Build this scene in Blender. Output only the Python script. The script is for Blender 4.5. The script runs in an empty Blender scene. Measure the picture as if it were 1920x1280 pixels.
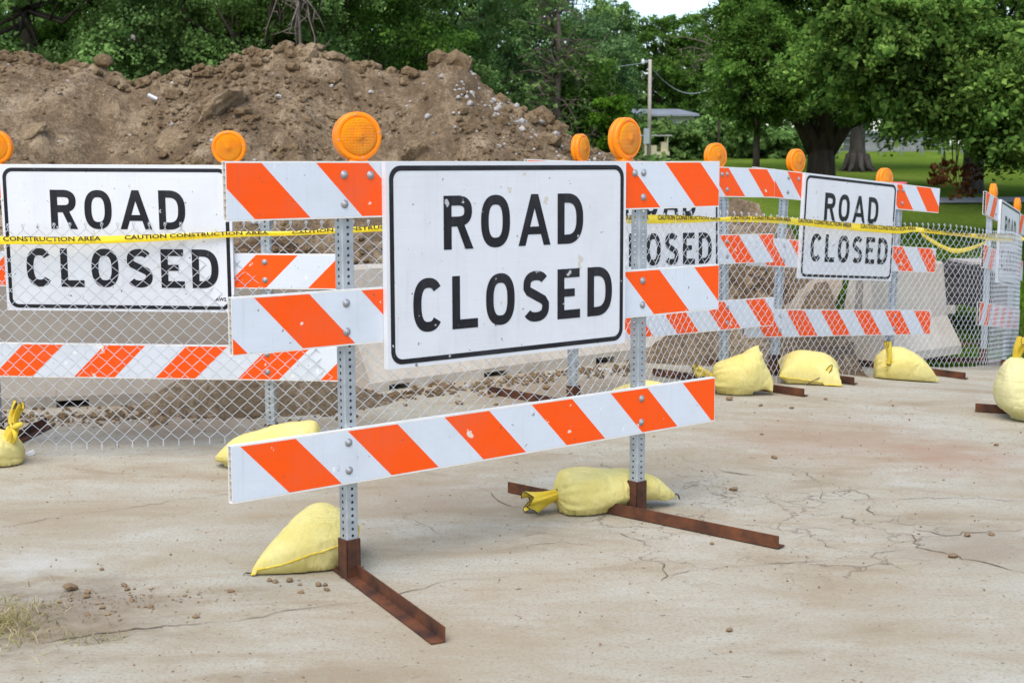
import bpy, bmesh, math, random
import numpy as np
from mathutils import Vector, Matrix
R = math.radians
random.seed(7); RNG = np.random.default_rng(11)
S = bpy.context.scene
COL = S.collection
# ------------------------------------------------------------------ camera, sky, sun, exposure
FPX, PITCH, CAMH = 2657.4, 0.1252, 1.5414
cam = bpy.data.cameras.new("camera"); camo = bpy.data.objects.new("camera", cam); COL.objects.link(camo)
camo.location = (0, 0, CAMH); camo.rotation_euler = (math.pi/2 - PITCH, 0, 0)
cam.sensor_width = 36; cam.lens = FPX/1920*36; cam.clip_end = 2000; cam.clip_start = .1
cam.dof.use_dof = True; cam.dof.focus_distance = 6.7; cam.dof.aperture_fstop = 6.3
S.camera = camo
SUN_EL, SUN_AZ = R(58), R(200)          # azimuth measured from +Y towards +X
w = bpy.data.worlds.new("World"); S.world = w; w.use_nodes = True
nt = w.node_tree; bg = nt.nodes["Background"]
sky = nt.nodes.new("ShaderNodeTexSky"); sky.sky_type = 'NISHITA'; sky.sun_disc = False
sky.sun_elevation = SUN_EL; sky.sun_rotation = SUN_AZ
sky.air_density = 1.0; sky.dust_density = 1.5; sky.ozone_density = 1.0; sky.altitude = 0
nt.links.new(sky.outputs[0], bg.inputs[0]); bg.inputs[1].default_value = 0.15
sun = bpy.data.lights.new("sun", 'SUN'); suno = bpy.data.objects.new("sun", sun); COL.objects.link(suno)
sun.energy = 1.5; sun.angle = R(50); sun.color = (1, .94, .85)
d = Vector((math.sin(SUN_AZ)*math.cos(SUN_EL), math.cos(SUN_AZ)*math.cos(SUN_EL), math.sin(SUN_EL)))
suno.rotation_euler = d.to_track_quat('Z', 'Y').to_euler()
S.view_settings.view_transform = 'Standard'; S.view_settings.look = 'None'
S.view_settings.gamma = 1; S.view_settings.exposure = 0.92
S.view_settings.use_curve_mapping = False

# ------------------------------------------------------------------ helpers
def ray(px, py):
    sp, cp = math.sin(PITCH), math.cos(PITCH)
    u = (640-py)/FPX
    return np.array([(px-960)/FPX, cp+u*sp, -sp+u*cp])
def at(px, py, y):                       # point on a pixel's ray at distance y ahead
    r = ray(px, py); return Vector(r*(y/r[1]) + np.array([0, 0, CAMH]))
def gr(px, py, z=0.0):                   # point on a pixel's ray at height z
    r = ray(px, py); return Vector(r*((z-CAMH)/r[2]) + np.array([0, 0, CAMH]))

def link(name, me, mats=(), parent=None, smooth=False):
    o = bpy.data.objects.new(name, me); COL.objects.link(o)
    for m in (mats if isinstance(mats, (list, tuple)) else [mats]):
        if m and me is not None and m.name not in [x.name for x in me.materials if x]: me.materials.append(m)
    if parent: o.parent = parent
    if smooth and me: me.polygons.foreach_set("use_smooth", [True]*len(me.polygons))
    return o
def tag(o, label, cat, group=None, kind=None):
    if label: o['label'] = label
    if cat: o['category'] = cat
    if group: o['group'] = group
    if kind: o['kind'] = kind
    return o
def empty(name, loc=(0,0,0), rz=0, label=None, cat=None, group=None):
    o = bpy.data.objects.new(name, None); COL.objects.link(o)
    o.location = loc; o.rotation_euler = (0, 0, rz); o.empty_display_size = .1
    return tag(o, label, cat, group)
def pydata(name, v, f, mats=(), parent=None, smooth=False, mi=None):
    me = bpy.data.meshes.new(name); me.from_pydata([tuple(x) for x in v], [], [tuple(x) for x in f])
    o = link(name, me, mats, parent, smooth)
    if mi is not None: me.polygons.foreach_set("material_index", mi)
    me.update(); return o
def quadmesh(name, V, mats, parent=None, smooth=False):      # V: (n,4,3) array of loose quads
    V = np.ascontiguousarray(V, dtype=np.float32); n = len(V)
    me = bpy.data.meshes.new(name)
    me.vertices.add(n*4); me.vertices.foreach_set("co", V.reshape(-1))
    me.loops.add(n*4); me.loops.foreach_set("vertex_index", np.arange(n*4, dtype=np.int32))
    me.polygons.add(n); me.polygons.foreach_set("loop_start", np.arange(0, n*4, 4, dtype=np.int32))
    try: me.polygons.foreach_set("loop_total", np.full(n, 4, dtype=np.int32))
    except Exception: pass
    me.update(calc_edges=True)
    return link(name, me, mats, parent, smooth)
def grid(name, P, mats, parent=None, smooth=True):           # P: (ny,nx,3)
    ny, nx, _ = P.shape
    i = np.arange(ny*nx).reshape(ny, nx)
    Q = np.stack([i[:-1,:-1], i[:-1,1:], i[1:,1:], i[1:,:-1]], -1).reshape(-1, 4)
    n = len(Q); me = bpy.data.meshes.new(name)
    me.vertices.add(ny*nx); me.vertices.foreach_set("co", np.ascontiguousarray(P, dtype=np.float32).reshape(-1))
    me.loops.add(n*4); me.loops.foreach_set("vertex_index", Q.astype(np.int32).reshape(-1))
    me.polygons.add(n); me.polygons.foreach_set("loop_start", np.arange(0, n*4, 4, dtype=np.int32))
    me.update(calc_edges=True)
    return link(name, me, mats, parent, smooth)
class MB:                                                     # collects simple solids into one mesh
    def __init__(s): s.v=[]; s.f=[]; s.m=[]
    def add(s, v, f, m=0):
        b=len(s.v); s.v += [tuple(x) for x in v]; s.f += [tuple(b+i for i in q) for q in f]; s.m += [m]*len(f); return s
    def box(s, a, b, m=0, M=None):
        x0,y0,z0=a; x1,y1,z1=b
        v=[Vector(p) for p in ((x0,y0,z0),(x1,y0,z0),(x1,y1,z0),(x0,y1,z0),(x0,y0,z1),(x1,y0,z1),(x1,y1,z1),(x0,y1,z1))]
        if M: v=[M@p for p in v]
        return s.add(v, [(0,3,2,1),(4,5,6,7),(0,1,5,4),(1,2,6,5),(2,3,7,6),(3,0,4,7)], m)
    def tube(s, pts, rad, n=6, m=0, cap=True):
        pts=[Vector(p) for p in pts]; rr = rad if isinstance(rad,(list,tuple)) else [rad]*len(pts)
        rings=[]; prev=None
        for i,p in enumerate(pts):
            t=(pts[min(i+1,len(pts)-1)]-pts[max(i-1,0)]).normalized()
            a=prev if prev is not None else (Vector((0,0,1)) if abs(t.z)<.9 else Vector((1,0,0)))
            a=(a-t*a.dot(t)); a = a.normalized() if a.length>1e-6 else t.orthogonal().normalized()
            prev=a; b=t.cross(a)
            rings.append([p+(a*math.cos(2*math.pi*k/n)+b*math.sin(2*math.pi*k/n))*rr[i] for k in range(n)])
        v=[q for r in rings for q in r]; f=[]
        for i in range(len(pts)-1):
            for k in range(n): f.append((i*n+k,i*n+(k+1)%n,(i+1)*n+(k+1)%n,(i+1)*n+k))
        if cap: f += [tuple(range(n-1,-1,-1)), tuple((len(pts)-1)*n+k for k in range(n))]
        return s.add(v,f,m)
    def lathe(s, prof, n=24, m=0, axis='y'):                  # prof: (radius, along axis)
        v=[];f=[]
        for r,h in prof:
            for k in range(n):
                a=2*math.pi*k/n; c,q=r*math.cos(a),r*math.sin(a)
                v.append((c,h,q) if axis=='y' else (c,q,h))
        for i in range(len(prof)-1):
            for k in range(n): f.append((i*n+k,i*n+(k+1)%n,(i+1)*n+(k+1)%n,(i+1)*n+k))
        return s.add(v,f,m)
    def build(s, name, mats=(), parent=None, smooth=False):
        return pydata(name, s.v, s.f, mats, parent, smooth, s.m)
# value noise
_T = np.random.default_rng(3).random((64,64,64)).astype(np.float32)
def vn(x, y, z=0.0):
    x=np.asarray(x,float); y=np.asarray(y,float); z=np.asarray(z,float)+0*x
    xi,yi,zi=np.floor(x).astype(int),np.floor(y).astype(int),np.floor(z).astype(int)
    fx,fy,fz=x-xi,y-yi,z-zi; fx=fx*fx*(3-2*fx); fy=fy*fy*(3-2*fy); fz=fz*fz*(3-2*fz)
    g=lambda a,b,c:_T[(xi+a)&63,(yi+b)&63,(zi+c)&63]
    l=lambda a,b,t:a+(b-a)*t
    return l(l(l(g(0,0,0),g(1,0,0),fx),l(g(0,1,0),g(1,1,0),fx),fy), l(l(g(0,0,1),g(1,0,1),fx),l(g(0,1,1),g(1,1,1),fx),fy), fz)*2-1
def fbm(x, y, z=0.0, o=4, g=.5):
    a=1; s=0; f=1
    for k in range(o): s=s+a*vn(np.asarray(x)*f+7.3*k, np.asarray(y)*f+3.1*k, np.asarray(z)*f+1.7*k); a*=g; f*=2.03
    return s

# ------------------------------------------------------------------ materials
class NT:
    def __init__(s, name):
        s.m = bpy.data.materials.new(name); s.m.use_nodes=True; s.t=s.m.node_tree
        s.b = s.t.nodes["Principled BSDF"]; s.out=s.t.nodes["Material Output"]
    def n(s, typ, **kw):
        o=s.t.nodes.new("ShaderNode"+typ)
        for k,v in kw.items():
            if k.startswith('i_'): o.inputs[k[2:].replace('_',' ')].default_value=v
            else: setattr(o,k,v)
        return o
    def l(s,a,b): s.t.links.new(a,b)
    def coord(s, kind='Object', scale=(1,1,1), rot=(0,0,0)):
        c=s.n('TexCoord'); mp=s.n('Mapping'); s.l(c.outputs[kind], mp.inputs[0])
        mp.inputs['Scale'].default_value=scale; mp.inputs['Rotation'].default_value=rot; return mp.outputs[0]
    def noise(s, vec, scale, detail=4, rough=.6, dist=0):
        o=s.n('TexNoise'); s.l(vec,o.inputs['Vector']); o.inputs['Scale'].default_value=scale
        o.inputs['Detail'].default_value=detail; o.inputs['Roughness'].default_value=rough; o.inputs['Distortion'].default_value=dist
        return o.outputs['Fac']
    def ramp(s, fac, stops):
        o=s.n('ValToRGB'); s.l(fac,o.inputs[0]); e=o.color_ramp.elements
        while len(e)<len(stops): e.new(.5)
        for x,(p,c) in zip(e,stops):
            x.position=p; x.color=(*c,1) if not isinstance(c,(int,float)) else (c,c,c,1)
        return o.outputs[0]
    def mix(s, fac, a, b, mode='MIX'):
        o=s.n('Mix', data_type='RGBA', blend_type=mode)
        for v,i in ((fac,0),(a,6),(b,7)):
            if hasattr(v,'links'): s.l(v,o.inputs[i])
            else: o.inputs[i].default_value = v if i==0 else (*v,1)
        return o.outputs[2]
    def math(s, op, a, b=None, c=None):
        o=s.n('Math', operation=op)
        for i,v in enumerate((a,b,c)):
            if v is None: continue
            if hasattr(v,'links'): s.l(v,o.inputs[i])
            else: o.inputs[i].default_value=v
        return o.outputs[0]
    def bump(s, h, strength=.3, dist=.01):
        o=s.n('Bump'); o.inputs['Strength'].default_value=strength; o.inputs['Distance'].default_value=dist
        s.l(h,o.inputs['Height']); s.l(o.outputs[0], s.b.inputs['Normal']); return o
    def base(s, c): 
        if hasattr(c,'links'): s.l(c, s.b.inputs['Base Color'])
        else: s.b.inputs['Base Color'].default_value=(*c,1)
    def set(s, rough=.6, metal=0, spec=.5):
        s.b.inputs['Roughness'].default_value=rough; s.b.inputs['Metallic'].default_value=metal
        s.b.inputs['Specular IOR Level'].default_value=spec; return s
def simple(name, c1, c2=None, scale=6, rough=.6, metal=0, spec=.4, bump=0, bscale=60, bd=.004, stretch=(1,1,1), lo=.35, hi=.65):
    k=NT(name); k.set(rough,metal,spec); v=k.coord(scale=stretch)
    k.base(k.ramp(k.noise(v,scale,5,.65), [(lo,c1),(hi,c2)]) if c2 else c1)
    if bump: k.bump(k.noise(v,bscale,4,.6), bump, bd)
    return k.m
MT={}
def sheeting(name, col, chip, chipdark=None, seed=0):          # retroreflective sheeting with faint rolled lines, scuffs and chips
    k=NT(name); k.set(.42,0,.22); v=k.coord()
    a=k.coord(scale=(.6,1,22)); n1=k.noise(a,6,3,.6)
    c=k.mix(k.math('MULTIPLY',n1,.55), col, tuple(x*.82 for x in col))
    stk=k.ramp(k.noise(k.coord(scale=(9,1,.5)),4,5,.7),[(.55,0.0),(.75,.4)]); col0=col
    dirt=k.ramp(k.noise(v,3.2,6,.7), [(.45,0.0),(.75,.6)])
    c=k.mix(dirt, c, tuple(x*.72+.05 for x in col))
    c=k.mix(stk,c,tuple(x*.66+.03 for x in col))
    ob=k.n('ObjectInfo'); add=k.n('VectorMath',operation='ADD'); k.l(v,add.inputs[0])
    sc=k.n('VectorMath',operation='SCALE'); k.l(ob.outputs['Location'],sc.inputs[0]); sc.inputs['Scale'].default_value=3.7; k.l(sc.outputs[0],add.inputs[1])
    ch=k.ramp(k.noise(add.outputs[0],17,5,.55), [(.685,0.0),(.695,1.0)])
    c=k.mix(ch, c, chip)
    if chipdark: c=k.mix(k.ramp(k.noise(add.outputs[0],31,4,.55), [(.70,0.0),(.71,1.0)]), c, chipdark)
    k.base(c); k.bump(n1,.06,.003); return k.m
MT['white']=sheeting('white_sheeting',(.68,.72,.765),(.78,.78,.76),(.30,.29,.28))
MT['orange']=sheeting('orange_sheeting',(1.0,.098,.003),(.80,.62,.52),(.55,.10,.03))
MT['signwhite']=sheeting('sign_face_sheeting',(.72,.73,.745),(.58,.54,.46),(.22,.21,.20))
MT['black']=sheeting('black_print',(.012,.012,.016),(.45,.45,.45),None)
MT['plastic']=simple('board_plastic',(.80,.79,.75),(.70,.67,.60),8,.5)
MT['core']=simple('board_core',(.52,.45,.33),(.38,.31,.22),20,.7)
MT['galv']=simple('galvanised_steel',(.34,.37,.39),(.48,.51,.53),14,.5,.55,.5,.05,90)
MT['wire']=simple('galvanised_wire',(.50,.53,.56),(.66,.69,.72),30,.42,.3)
MT['rust']=simple('rusted_steel',(.040,.021,.015),(.155,.056,.024),7,.8,.0,.25,.35,120,.003,lo=.36,hi=.66)
MT['bolt']=simple('zinc_bolt',(.26,.27,.28),(.42,.43,.44),60,.5,.4)
k=NT('amber_lens'); k.set(.25,0,.3); v=k.coord(); sx=k.n('SeparateXYZ'); k.l(v,sx.inputs[0])
h=k.math('ADD', k.math('SINE',k.math('MULTIPLY',sx.outputs[0],1150)), k.math('SINE',k.math('MULTIPLY',sx.outputs[2],1150)))
k.base(k.mix(k.ramp(k.noise(v,14,3,.6),[(.4,0.0),(.62,.55)]),(1.0,.34,.003),(1.0,.235,.003))); k.bump(h,.7,.0028)

k.b.inputs['Subsurface Weight'].default_value=.15; k.b.inputs['Subsurface Radius'].default_value=(.03,.012,.002); MT['lens']=k.m
k=NT('amber_housing'); k.set(.35,0,.3); v=k.coord(); k.base(k.ramp(k.noise(v,9,3,.6),[(.35,(.97,.215,.002)),(.65,(1.0,.285,.003))]))
k.b.inputs['Subsurface Weight'].default_value=.12; k.b.inputs['Subsurface Radius'].default_value=(.03,.012,.002); MT['amber']=k.m
def cloth(name,c1,c2,c3):
    k=NT(name); k.set(.62,0,.3); v=k.coord(); c=k.ramp(k.noise(v,5,4,.6),[(.35,c1),(.68,c2)])
    c=k.mix(k.ramp(k.noise(v,9,6,.75),[(.56,0.0),(.78,.45)]),c,c3); c=k.mix(k.ramp(k.noise(v,34,5,.7),[(.64,0.0),(.72,.4)]),c,(.34,.27,.13)); k.base(c)
    wv=k.n('TexWave',wave_type='BANDS',bands_direction='Z'); k.l(k.coord(scale=(1,1,1)),wv.inputs[0]); wv.inputs['Scale'].default_value=90; wv.inputs['Distortion'].default_value=2
    hh=k.math('ADD',k.math('MULTIPLY',wv.outputs['Fac'],.16),k.noise(k.coord(scale=(1,1,.35)),38,4,.6)); k.bump(k.math('ADD',hh,k.math('MULTIPLY',k.math('ABSOLUTE',k.math('SUBTRACT',k.noise(k.coord(scale=(1,.7,1)),11,4,.55,.8),.5)),-1.9)),.6,.010)
    return k.m
MT['bag']=cloth('faded_sandbag_fabric',(.68,.565,.165),(.76,.665,.27),(.46,.34,.10))
MT['bagpale']=cloth('pale_sandbag_fabric',(.62,.575,.25),(.70,.65,.35),(.54,.42,.14))
MT['bagdeep']=cloth('deep_yellow_fabric',(.68,.46,.02),(.78,.62,.10),(.50,.34,.03))
MT['seam']=simple('seam_thread',(.30,.22,.03),(.42,.32,.05),40,.8)
MT['tie']=simple('dark_tie_wire',(.04,.035,.03),(.08,.07,.05),40,.6)
MT['tape']=simple('yellow_tape',(.86,.60,.005),(.93,.70,.02),6,.35,0,.5,.15,14,.01)
MT['tapeprint']=simple('black_tape_print',(.02,.018,.01),(.03,.03,.02),30,.5)
# road surface
k=NT('worn_concrete'); k.set(.9,0,.2); v=k.coord(); vs=k.coord(scale=(1,2.2,1),rot=(0,0,R(18)))
c=k.ramp(k.noise(vs,1.1,7,.66,.6),[(.34,(.325,.265,.175)),(.45,(.405,.355,.258)),(.55,(.432,.398,.308)),(.68,(.475,.450,.370))])
c=k.mix(k.ramp(k.noise(vs,3.4,6,.7),[(.50,0.0),(.70,.55)]),c,(.365,.285,.180))
c=k.mix(k.ramp(k.noise(v,2.3,6,.75),[(.54,0.0),(.70,.42)]),c,(.535,.52,.45))
c=k.mix(k.ramp(k.noise(v,70,5,.75),[(.38,.6),(.50,0.0)]),c,(.28,.225,.155))
c=k.mix(k.ramp(k.noise(v,120,3,.7),[(.60,0.0),(.70,.4)]),c,(.60,.58,.51))
c=k.mix(k.ramp(k.noise(v,26,4,.6),[(.655,0.0),(.68,.75)]),c,(.13,.095,.065))
def blob(k,c,pos,rad,col,amt,sc=3):
    g=k.n('VectorMath',operation='DISTANCE'); k.l(k.coord(),g.inputs[0]); g.inputs[1].default_value=pos
    dd=k.math('ADD',k.math('DIVIDE',g.outputs['Value'],rad),k.math('MULTIPLY',k.math('SUBTRACT',k.noise(k.coord(scale=(1,1.7,1)),sc,6,.7),.5),1.9))
    return k.mix(k.math('MULTIPLY',k.ramp(dd,[(.25,1.0),(.95,0.0)]),amt),c,col)
c=blob(k,c,(1.75,7.7,0),.95,(.34,.215,.13),.5,2.6)
c=blob(k,c,(2.35,7.3,0),.5,(.36,.22,.145),.5,2.6)
c=blob(k,c,(-1.62,4.75,0),.55,(.21,.155,.10),.75,5)
c=blob(k,c,(1.9,5.6,0),.5,(.28,.225,.16),.5,4)
c=blob(k,c,(-1.85,5.35,0),.26,(.56,.55,.50),.45,8)
c=blob(k,c,(-.4,6.5,0),.6,(.33,.255,.18),.5,3)
c=blob(k,c,(-1.9,8.5,0),1.1,(.29,.215,.145),.8,3)
c=blob(k,c,(.2,9.3,0),1.0,(.30,.225,.15),.7,3)
for q_ in ((-.2,4.3,0,.7),(1.2,4.9,0,.6),(-1.0,6.2,0,.7),(.9,7.0,0,.6),(-1.9,6.0,0,.6),(2.6,6.4,0,.7)): c=blob(k,c,q_[:3],q_[3],(.34,.265,.165),.38,2.2)
# hairline crazing in the patch right of the front barricade
vo=k.n('TexVoronoi',feature='DISTANCE_TO_EDGE'); dv=k.n('VectorMath',operation='ADD'); k.l(v,dv.inputs[0])
nz=k.n('TexNoise'); k.l(v,nz.inputs['Vector']); nz.inputs['Scale'].default_value=4; nz.inputs['Detail'].default_value=5
sc=k.n('VectorMath',operation='SCALE'); k.l(nz.outputs['Color'],sc.inputs[0]); sc.inputs['Scale'].default_value=.45; k.l(sc.outputs[0],dv.inputs[1]); k.l(dv.outputs[0],vo.inputs['Vector']); vo.inputs['Scale'].default_value=3.4
g=k.n('VectorMath',operation='DISTANCE'); k.l(v,g.inputs[0]); g.inputs[1].default_value=(.9,6.0,0)
mk=k.math('MULTIPLY',k.ramp(g.outputs['Value'],[(.9,1.0),(2.3,0.0)]),k.ramp(k.noise(v,1.9,3,.6),[(.44,0.0),(.56,1.0)]))
cr=k.math('MULTIPLY',k.ramp(vo.outputs['Distance'],[(.006,1.0),(.020,0.0)]),mk)
c=k.mix(1.0,c,(.92,.925,.925),'MULTIPLY'); c=k.mix(k.math('MULTIPLY',cr,.6),c,(.15,.115,.08)); k.base(c)
hh=k.math('ADD',k.math('MULTIPLY',k.noise(v,60,6,.7),.6),k.math('ADD',k.math('MULTIPLY',k.noise(v,7,5,.6),.8),k.math('MULTIPLY',cr,-.8)))
k.bump(hh,.55,.012); MT['road']=k.m
def soil(name,c0,c1,c2):
    k=NT(name); k.set(.95,0,.05); v=k.coord()
    c=k.ramp(k.noise(v,1.3,8,.7,.5),[(.36,c0),(.5,c1),(.64,c2)])
    c=k.mix(k.ramp(k.noise(v,22,5,.75),[(.42,.7),(.55,0.0)]),c,tuple(x*.62 for x in c0))
    c=k.mix(k.ramp(k.noise(v,45,3,.6),[(.62,0.0),(.68,.6)]),c,tuple(min(1,x*1.55) for x in c2))
    st=k.noise(k.coord(scale=(1.6,.5,.45),rot=(0,R(24),0)),2.6,7,.72,.4); c=k.mix(k.ramp(st,[(.40,.55),(.54,0.0)]),c,tuple(x*.8 for x in c0)); c=k.mix(k.ramp(st,[(.55,0.0),(.68,.6)]),c,tuple(x*1.12 for x in c2))
    k.base(c); k.bump(k.math('ADD',k.math('ADD',k.noise(v,9,8,.75),k.math('MULTIPLY',st,1.2)),k.math('MULTIPLY',k.noise(v,50,4,.7),.4)),1.0,.07); return k.m
MT['soil']=soil('excavated_soil',(.195,.136,.080),(.350,.252,.152),(.52,.40,.26))
MT['sand']=soil('sandy_soil',(.24,.175,.105),(.36,.275,.18),(.45,.36,.25))
MT['clod']=soil('soil_clod',(.24,.16,.088),(.34,.24,.136),(.47,.35,.22))
MT['clodlit']=soil('lit_soil_clod',(.36,.255,.15),(.45,.33,.20),(.54,.41,.265))  # lighter copy of the clod soil, brightness of lit faces put into its colour
MT['pebble']=simple('dirt_pebble',(.17,.11,.062),(.31,.215,.125),12,.95,0,.1,.5,80)
MT['stone']=simple('pale_stone',(.30,.275,.25),(.48,.46,.43),6,.85,0,.2,.3,60)
MT['gravel']=soil('brown_gravel',(.11,.070,.040),(.19,.120,.066),(.32,.225,.13))
MT['crack']=simple('dirt_filled_crack',(.12,.09,.062),(.24,.19,.135),18,.95,0,.1,.4,90)
k=NT('mown_grass'); k.set(1,0,.0); v=k.coord(); c=k.ramp(k.noise(k.coord(scale=(1,.4,1)),.55,6,.65),[(.32,(.112,.172,.026)),(.5,(.160,.238,.036)),(.68,(.228,.305,.052))])
c=k.mix(k.ramp(k.noise(v,16,5,.75),[(.35,.65),(.6,0.0)]),c,(.07,.13,.012)); 
c=blob(k,c,(4.5,14.6,0),2.6,(.16,.115,.075),.55,1.6); k.base(c); k.bump(k.noise(v,30,5,.8),.9,.05); MT['grass']=k.m
MT['path']=simple('path_concrete',(.33,.32,.30),(.42,.41,.38),3,.9)
def concrete(name,c0,c1,stain):
    k=NT(name); k.set(.88,0,.25); v=k.coord(); c=k.ramp(k.noise(v,1.6,7,.65),[(.32,c0),(.68,c1)])
    c=k.mix(k.ramp(k.noise(k.coord(scale=(2.5,2.5,.35)),3.0,6,.65),[(.5,0.0),(.74,.6)]),c,stain)
    c=k.mix(k.ramp(k.noise(v,40,4,.7),[(.60,0.0),(.68,.5)]),c,tuple(x*.6 for x in c0)); k.base(c)
    k.bump(k.noise(v,30,6,.7),.35,.008); return k.m
MT['conc']=concrete('pale_concrete',(.44,.39,.32),(.55,.50,.42),(.36,.30,.225))
MT['concgrey']=concrete('weathered_concrete',(.235,.205,.168),(.31,.275,.225),(.25,.20,.15))
MT['concbroken']=concrete('broken_concrete',(.27,.22,.165),(.38,.32,.245),(.22,.155,.09))
MT['bark']=simple('bark',(.045,.036,.028),(.095,.078,.062),9,.95,0,.1,.8,30,.03,(1,1,.25))
MT['barkgrey']=simple('grey_bark',(.05,.044,.037),(.105,.094,.08),9,.95,0,.1,.8,30,.03,(1,1,.25))
MT['twig']=simple('dead_twigs',(.13,.10,.085),(.21,.17,.145),9,.95,0,.1)
def leaf(name,c0,c1,c2,tr=.35):
    k=NT(name); t=k.t; t.nodes.remove(k.b)
    g=k.n('NewGeometry'); c=k.ramp(g.outputs['Random Per Island'],[(.0,c0),(.55,c1),(1.0,c2)])
    df=k.n('BsdfDiffuse'); tl=k.n('BsdfTranslucent'); mx=k.n('MixShader'); mx.inputs[0].default_value=tr
    nz=k.ramp(k.noise(k.coord(),.9,4,.65),[(.36,.42),(.50,.85),(.64,1.38)]); c=k.mix(1.0,c,nz,'MULTIPLY')
    k.l(c,df.inputs[0]); k.l(c,tl.inputs[0]); k.l(df.outputs[0],mx.inputs[1]); k.l(tl.outputs[0],mx.inputs[2])
    k.l(mx.outputs[0],k.out.inputs[0]); return k.m
MT['lf_dark']=leaf('dark_leaves',(0.052,0.115,0.022),(0.098,0.202,0.034),(0.175,0.301,0.050))
MT['lf_mid']=leaf('mid_green_leaves',(0.096,0.180,0.048),(0.177,0.305,0.087),(0.284,0.438,0.133))  # lightened, with extra blue, to put distance haze into the leaf colour
MT['lf_bright']=leaf('bright_leaves',(0.087,0.219,0.020),(0.155,0.348,0.032),(0.240,0.470,0.054))
MT['lf_maple']=leaf('maple_leaves',(0.064,0.137,0.030),(0.134,0.249,0.045),(0.266,0.394,0.085))
MT['lf_blue']=leaf('bluish_green_leaves',(0.086,0.173,0.065),(0.154,0.280,0.106),(0.261,0.402,0.152))  # haze of the far trees is painted into this lighter leaf colour too
MT['lf_dead']=leaf('dead_brown_leaves',(.10,.035,.014),(.19,.075,.028),(.30,.13,.05),.2)
MT['blade']=leaf('grass_blades',(.25,.25,.07),(.50,.42,.20),(.66,.55,.33),.3)
MT['lawnblade']=leaf('lawn_blades',(.07,.15,.010),(.11,.22,.014),(.17,.28,.025),.3)
MT['wood']=simple('weathered_wood',(.20,.175,.15),(.30,.27,.235),8,.9,0,.2,.3,40,.01,(1,1,.2))
MT['palewood']=simple('bleached_wood',(.40,.36,.31),(.52,.48,.42),6,.9,0,.2,.3,40,.01,(1,1,.2))
MT['darktimber']=simple('dark_timber',(.035,.030,.030),(.085,.072,.068),4,.9,0,.2,.3,30)
MT['paleboard']=simple('pale_board',(.34,.30,.26),(.46,.42,.37),5,.9)
MT['housewall']=simple('house_siding',(.36,.37,.37),(.44,.45,.45),3,.8)
MT['darkfence']=simple('dull_fence_metal',(.15,.16,.17),(.21,.22,.23),3,.7)
MT['greywall']=simple('grey_siding',(.20,.21,.20),(.27,.27,.26),3,.8)
MT['roof']=simple('grey_roof_metal',(.17,.19,.215),(.25,.27,.30),1.2,.6)
MT['cream']=simple('cream_paint',(.62,.56,.38),(.70,.64,.46),4,.5)
MT['rubber']=simple('dark_rubber',(.02,.02,.02),(.035,.035,.035),10,.8)
MT['lampglass']=simple('lamp_glass',(.74,.80,.86),(.80,.86,.92),10,.25)
MT['greybox']=simple('grey_enclosure',(.40,.46,.50),(.48,.54,.58),8,.5)
MT['pink']=simple('pink_plastic',(.75,.12,.16),(.82,.18,.22),8,.5)
MT['paper']=simple('white_scrap',(.68,.69,.70),(.78,.79,.80),8,.5)

# ------------------------------------------------------------------ terrain
CP=np.array([(-6,3,0),(-3,3,0),(-.5,4.5,0),(1.3,6,0),(3,5,0),(0,3,0),(0,1,0),(5,4,0),(-3,7.3,0),(-1.3,7.3,0),(0,6.6,0),(.37,8.3,.055),(-.2,8.98,.075),
 (1.44,9.48,.045),(1.35,9.15,.05),(1.9,9.15,.03),(1.9,10.0,-.01),(3,11.1,-.10),(4.31,12.76,-.29),(5.2,14.1,-.33),(2.87,8.62,0),(5,8.6,-.02),(4.5,10.8,-.14),(-2.5,8.8,.02),(-1,9.6,.05),(.3,10.5,.05),(8,12,-.3),(-6,9,0),(-4,12,.0),(0,13,.05)])
def zt(x,y):
    x=np.asarray(x,float); y=np.asarray(y,float); n=0;dn=1e-9
    for cx,cy,cz in CP:
        wgt=np.exp(-((x-cx)**2+(y-cy)**2)/(2*.75**2))+1e-4/(1+((x-cx)**2+(y-cy)**2)); n=n+wgt*cz; dn=dn+wgt
    return n/dn
def on(px,py):                               # a pixel's point on the uneven ground
    z=0
    for _ in range(8): p=gr(px,py,z); z=float(zt(p.x,p.y))
    return gr(px,py,z)
LY=[(8,-.6),(12.2,-.36),(13.5,-.40),(15,-.28),(17,.08),(20,.50),(25,.86),(30,1.09),(38,1.38),(46,1.66),(60,2.0),(90,2.5),(200,4),(900,10)]
def zl(x,y):
    return np.interp(y,[a for a,_ in LY],[b for _,b in LY]) + .05*vn(np.asarray(x)*.12,np.asarray(y)*.12) - np.clip((np.asarray(x)-5.2)/6,0,1)*.18*np.clip((26-np.asarray(y))/12,0,1)
def axis(segs):
    a=[np.arange(s,e,st) for s,e,st in segs]; a.append([segs[-1][1]]); return np.concatenate(a)
xs=axis([(-60,-6,6),(-6,-3,.25),(-3,4,.05),(4,9,.25),(9,60,6)]); ys=axis([(-30,2,4),(2,3.6,.2),(3.6,11,.05),(11,15.6,.1)])
X,Y=np.meshgrid(xs,ys); Z=zt(X,Y)+.002*fbm(X*1.7,Y*1.7,0,3)*(np.abs(X)<6)
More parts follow.
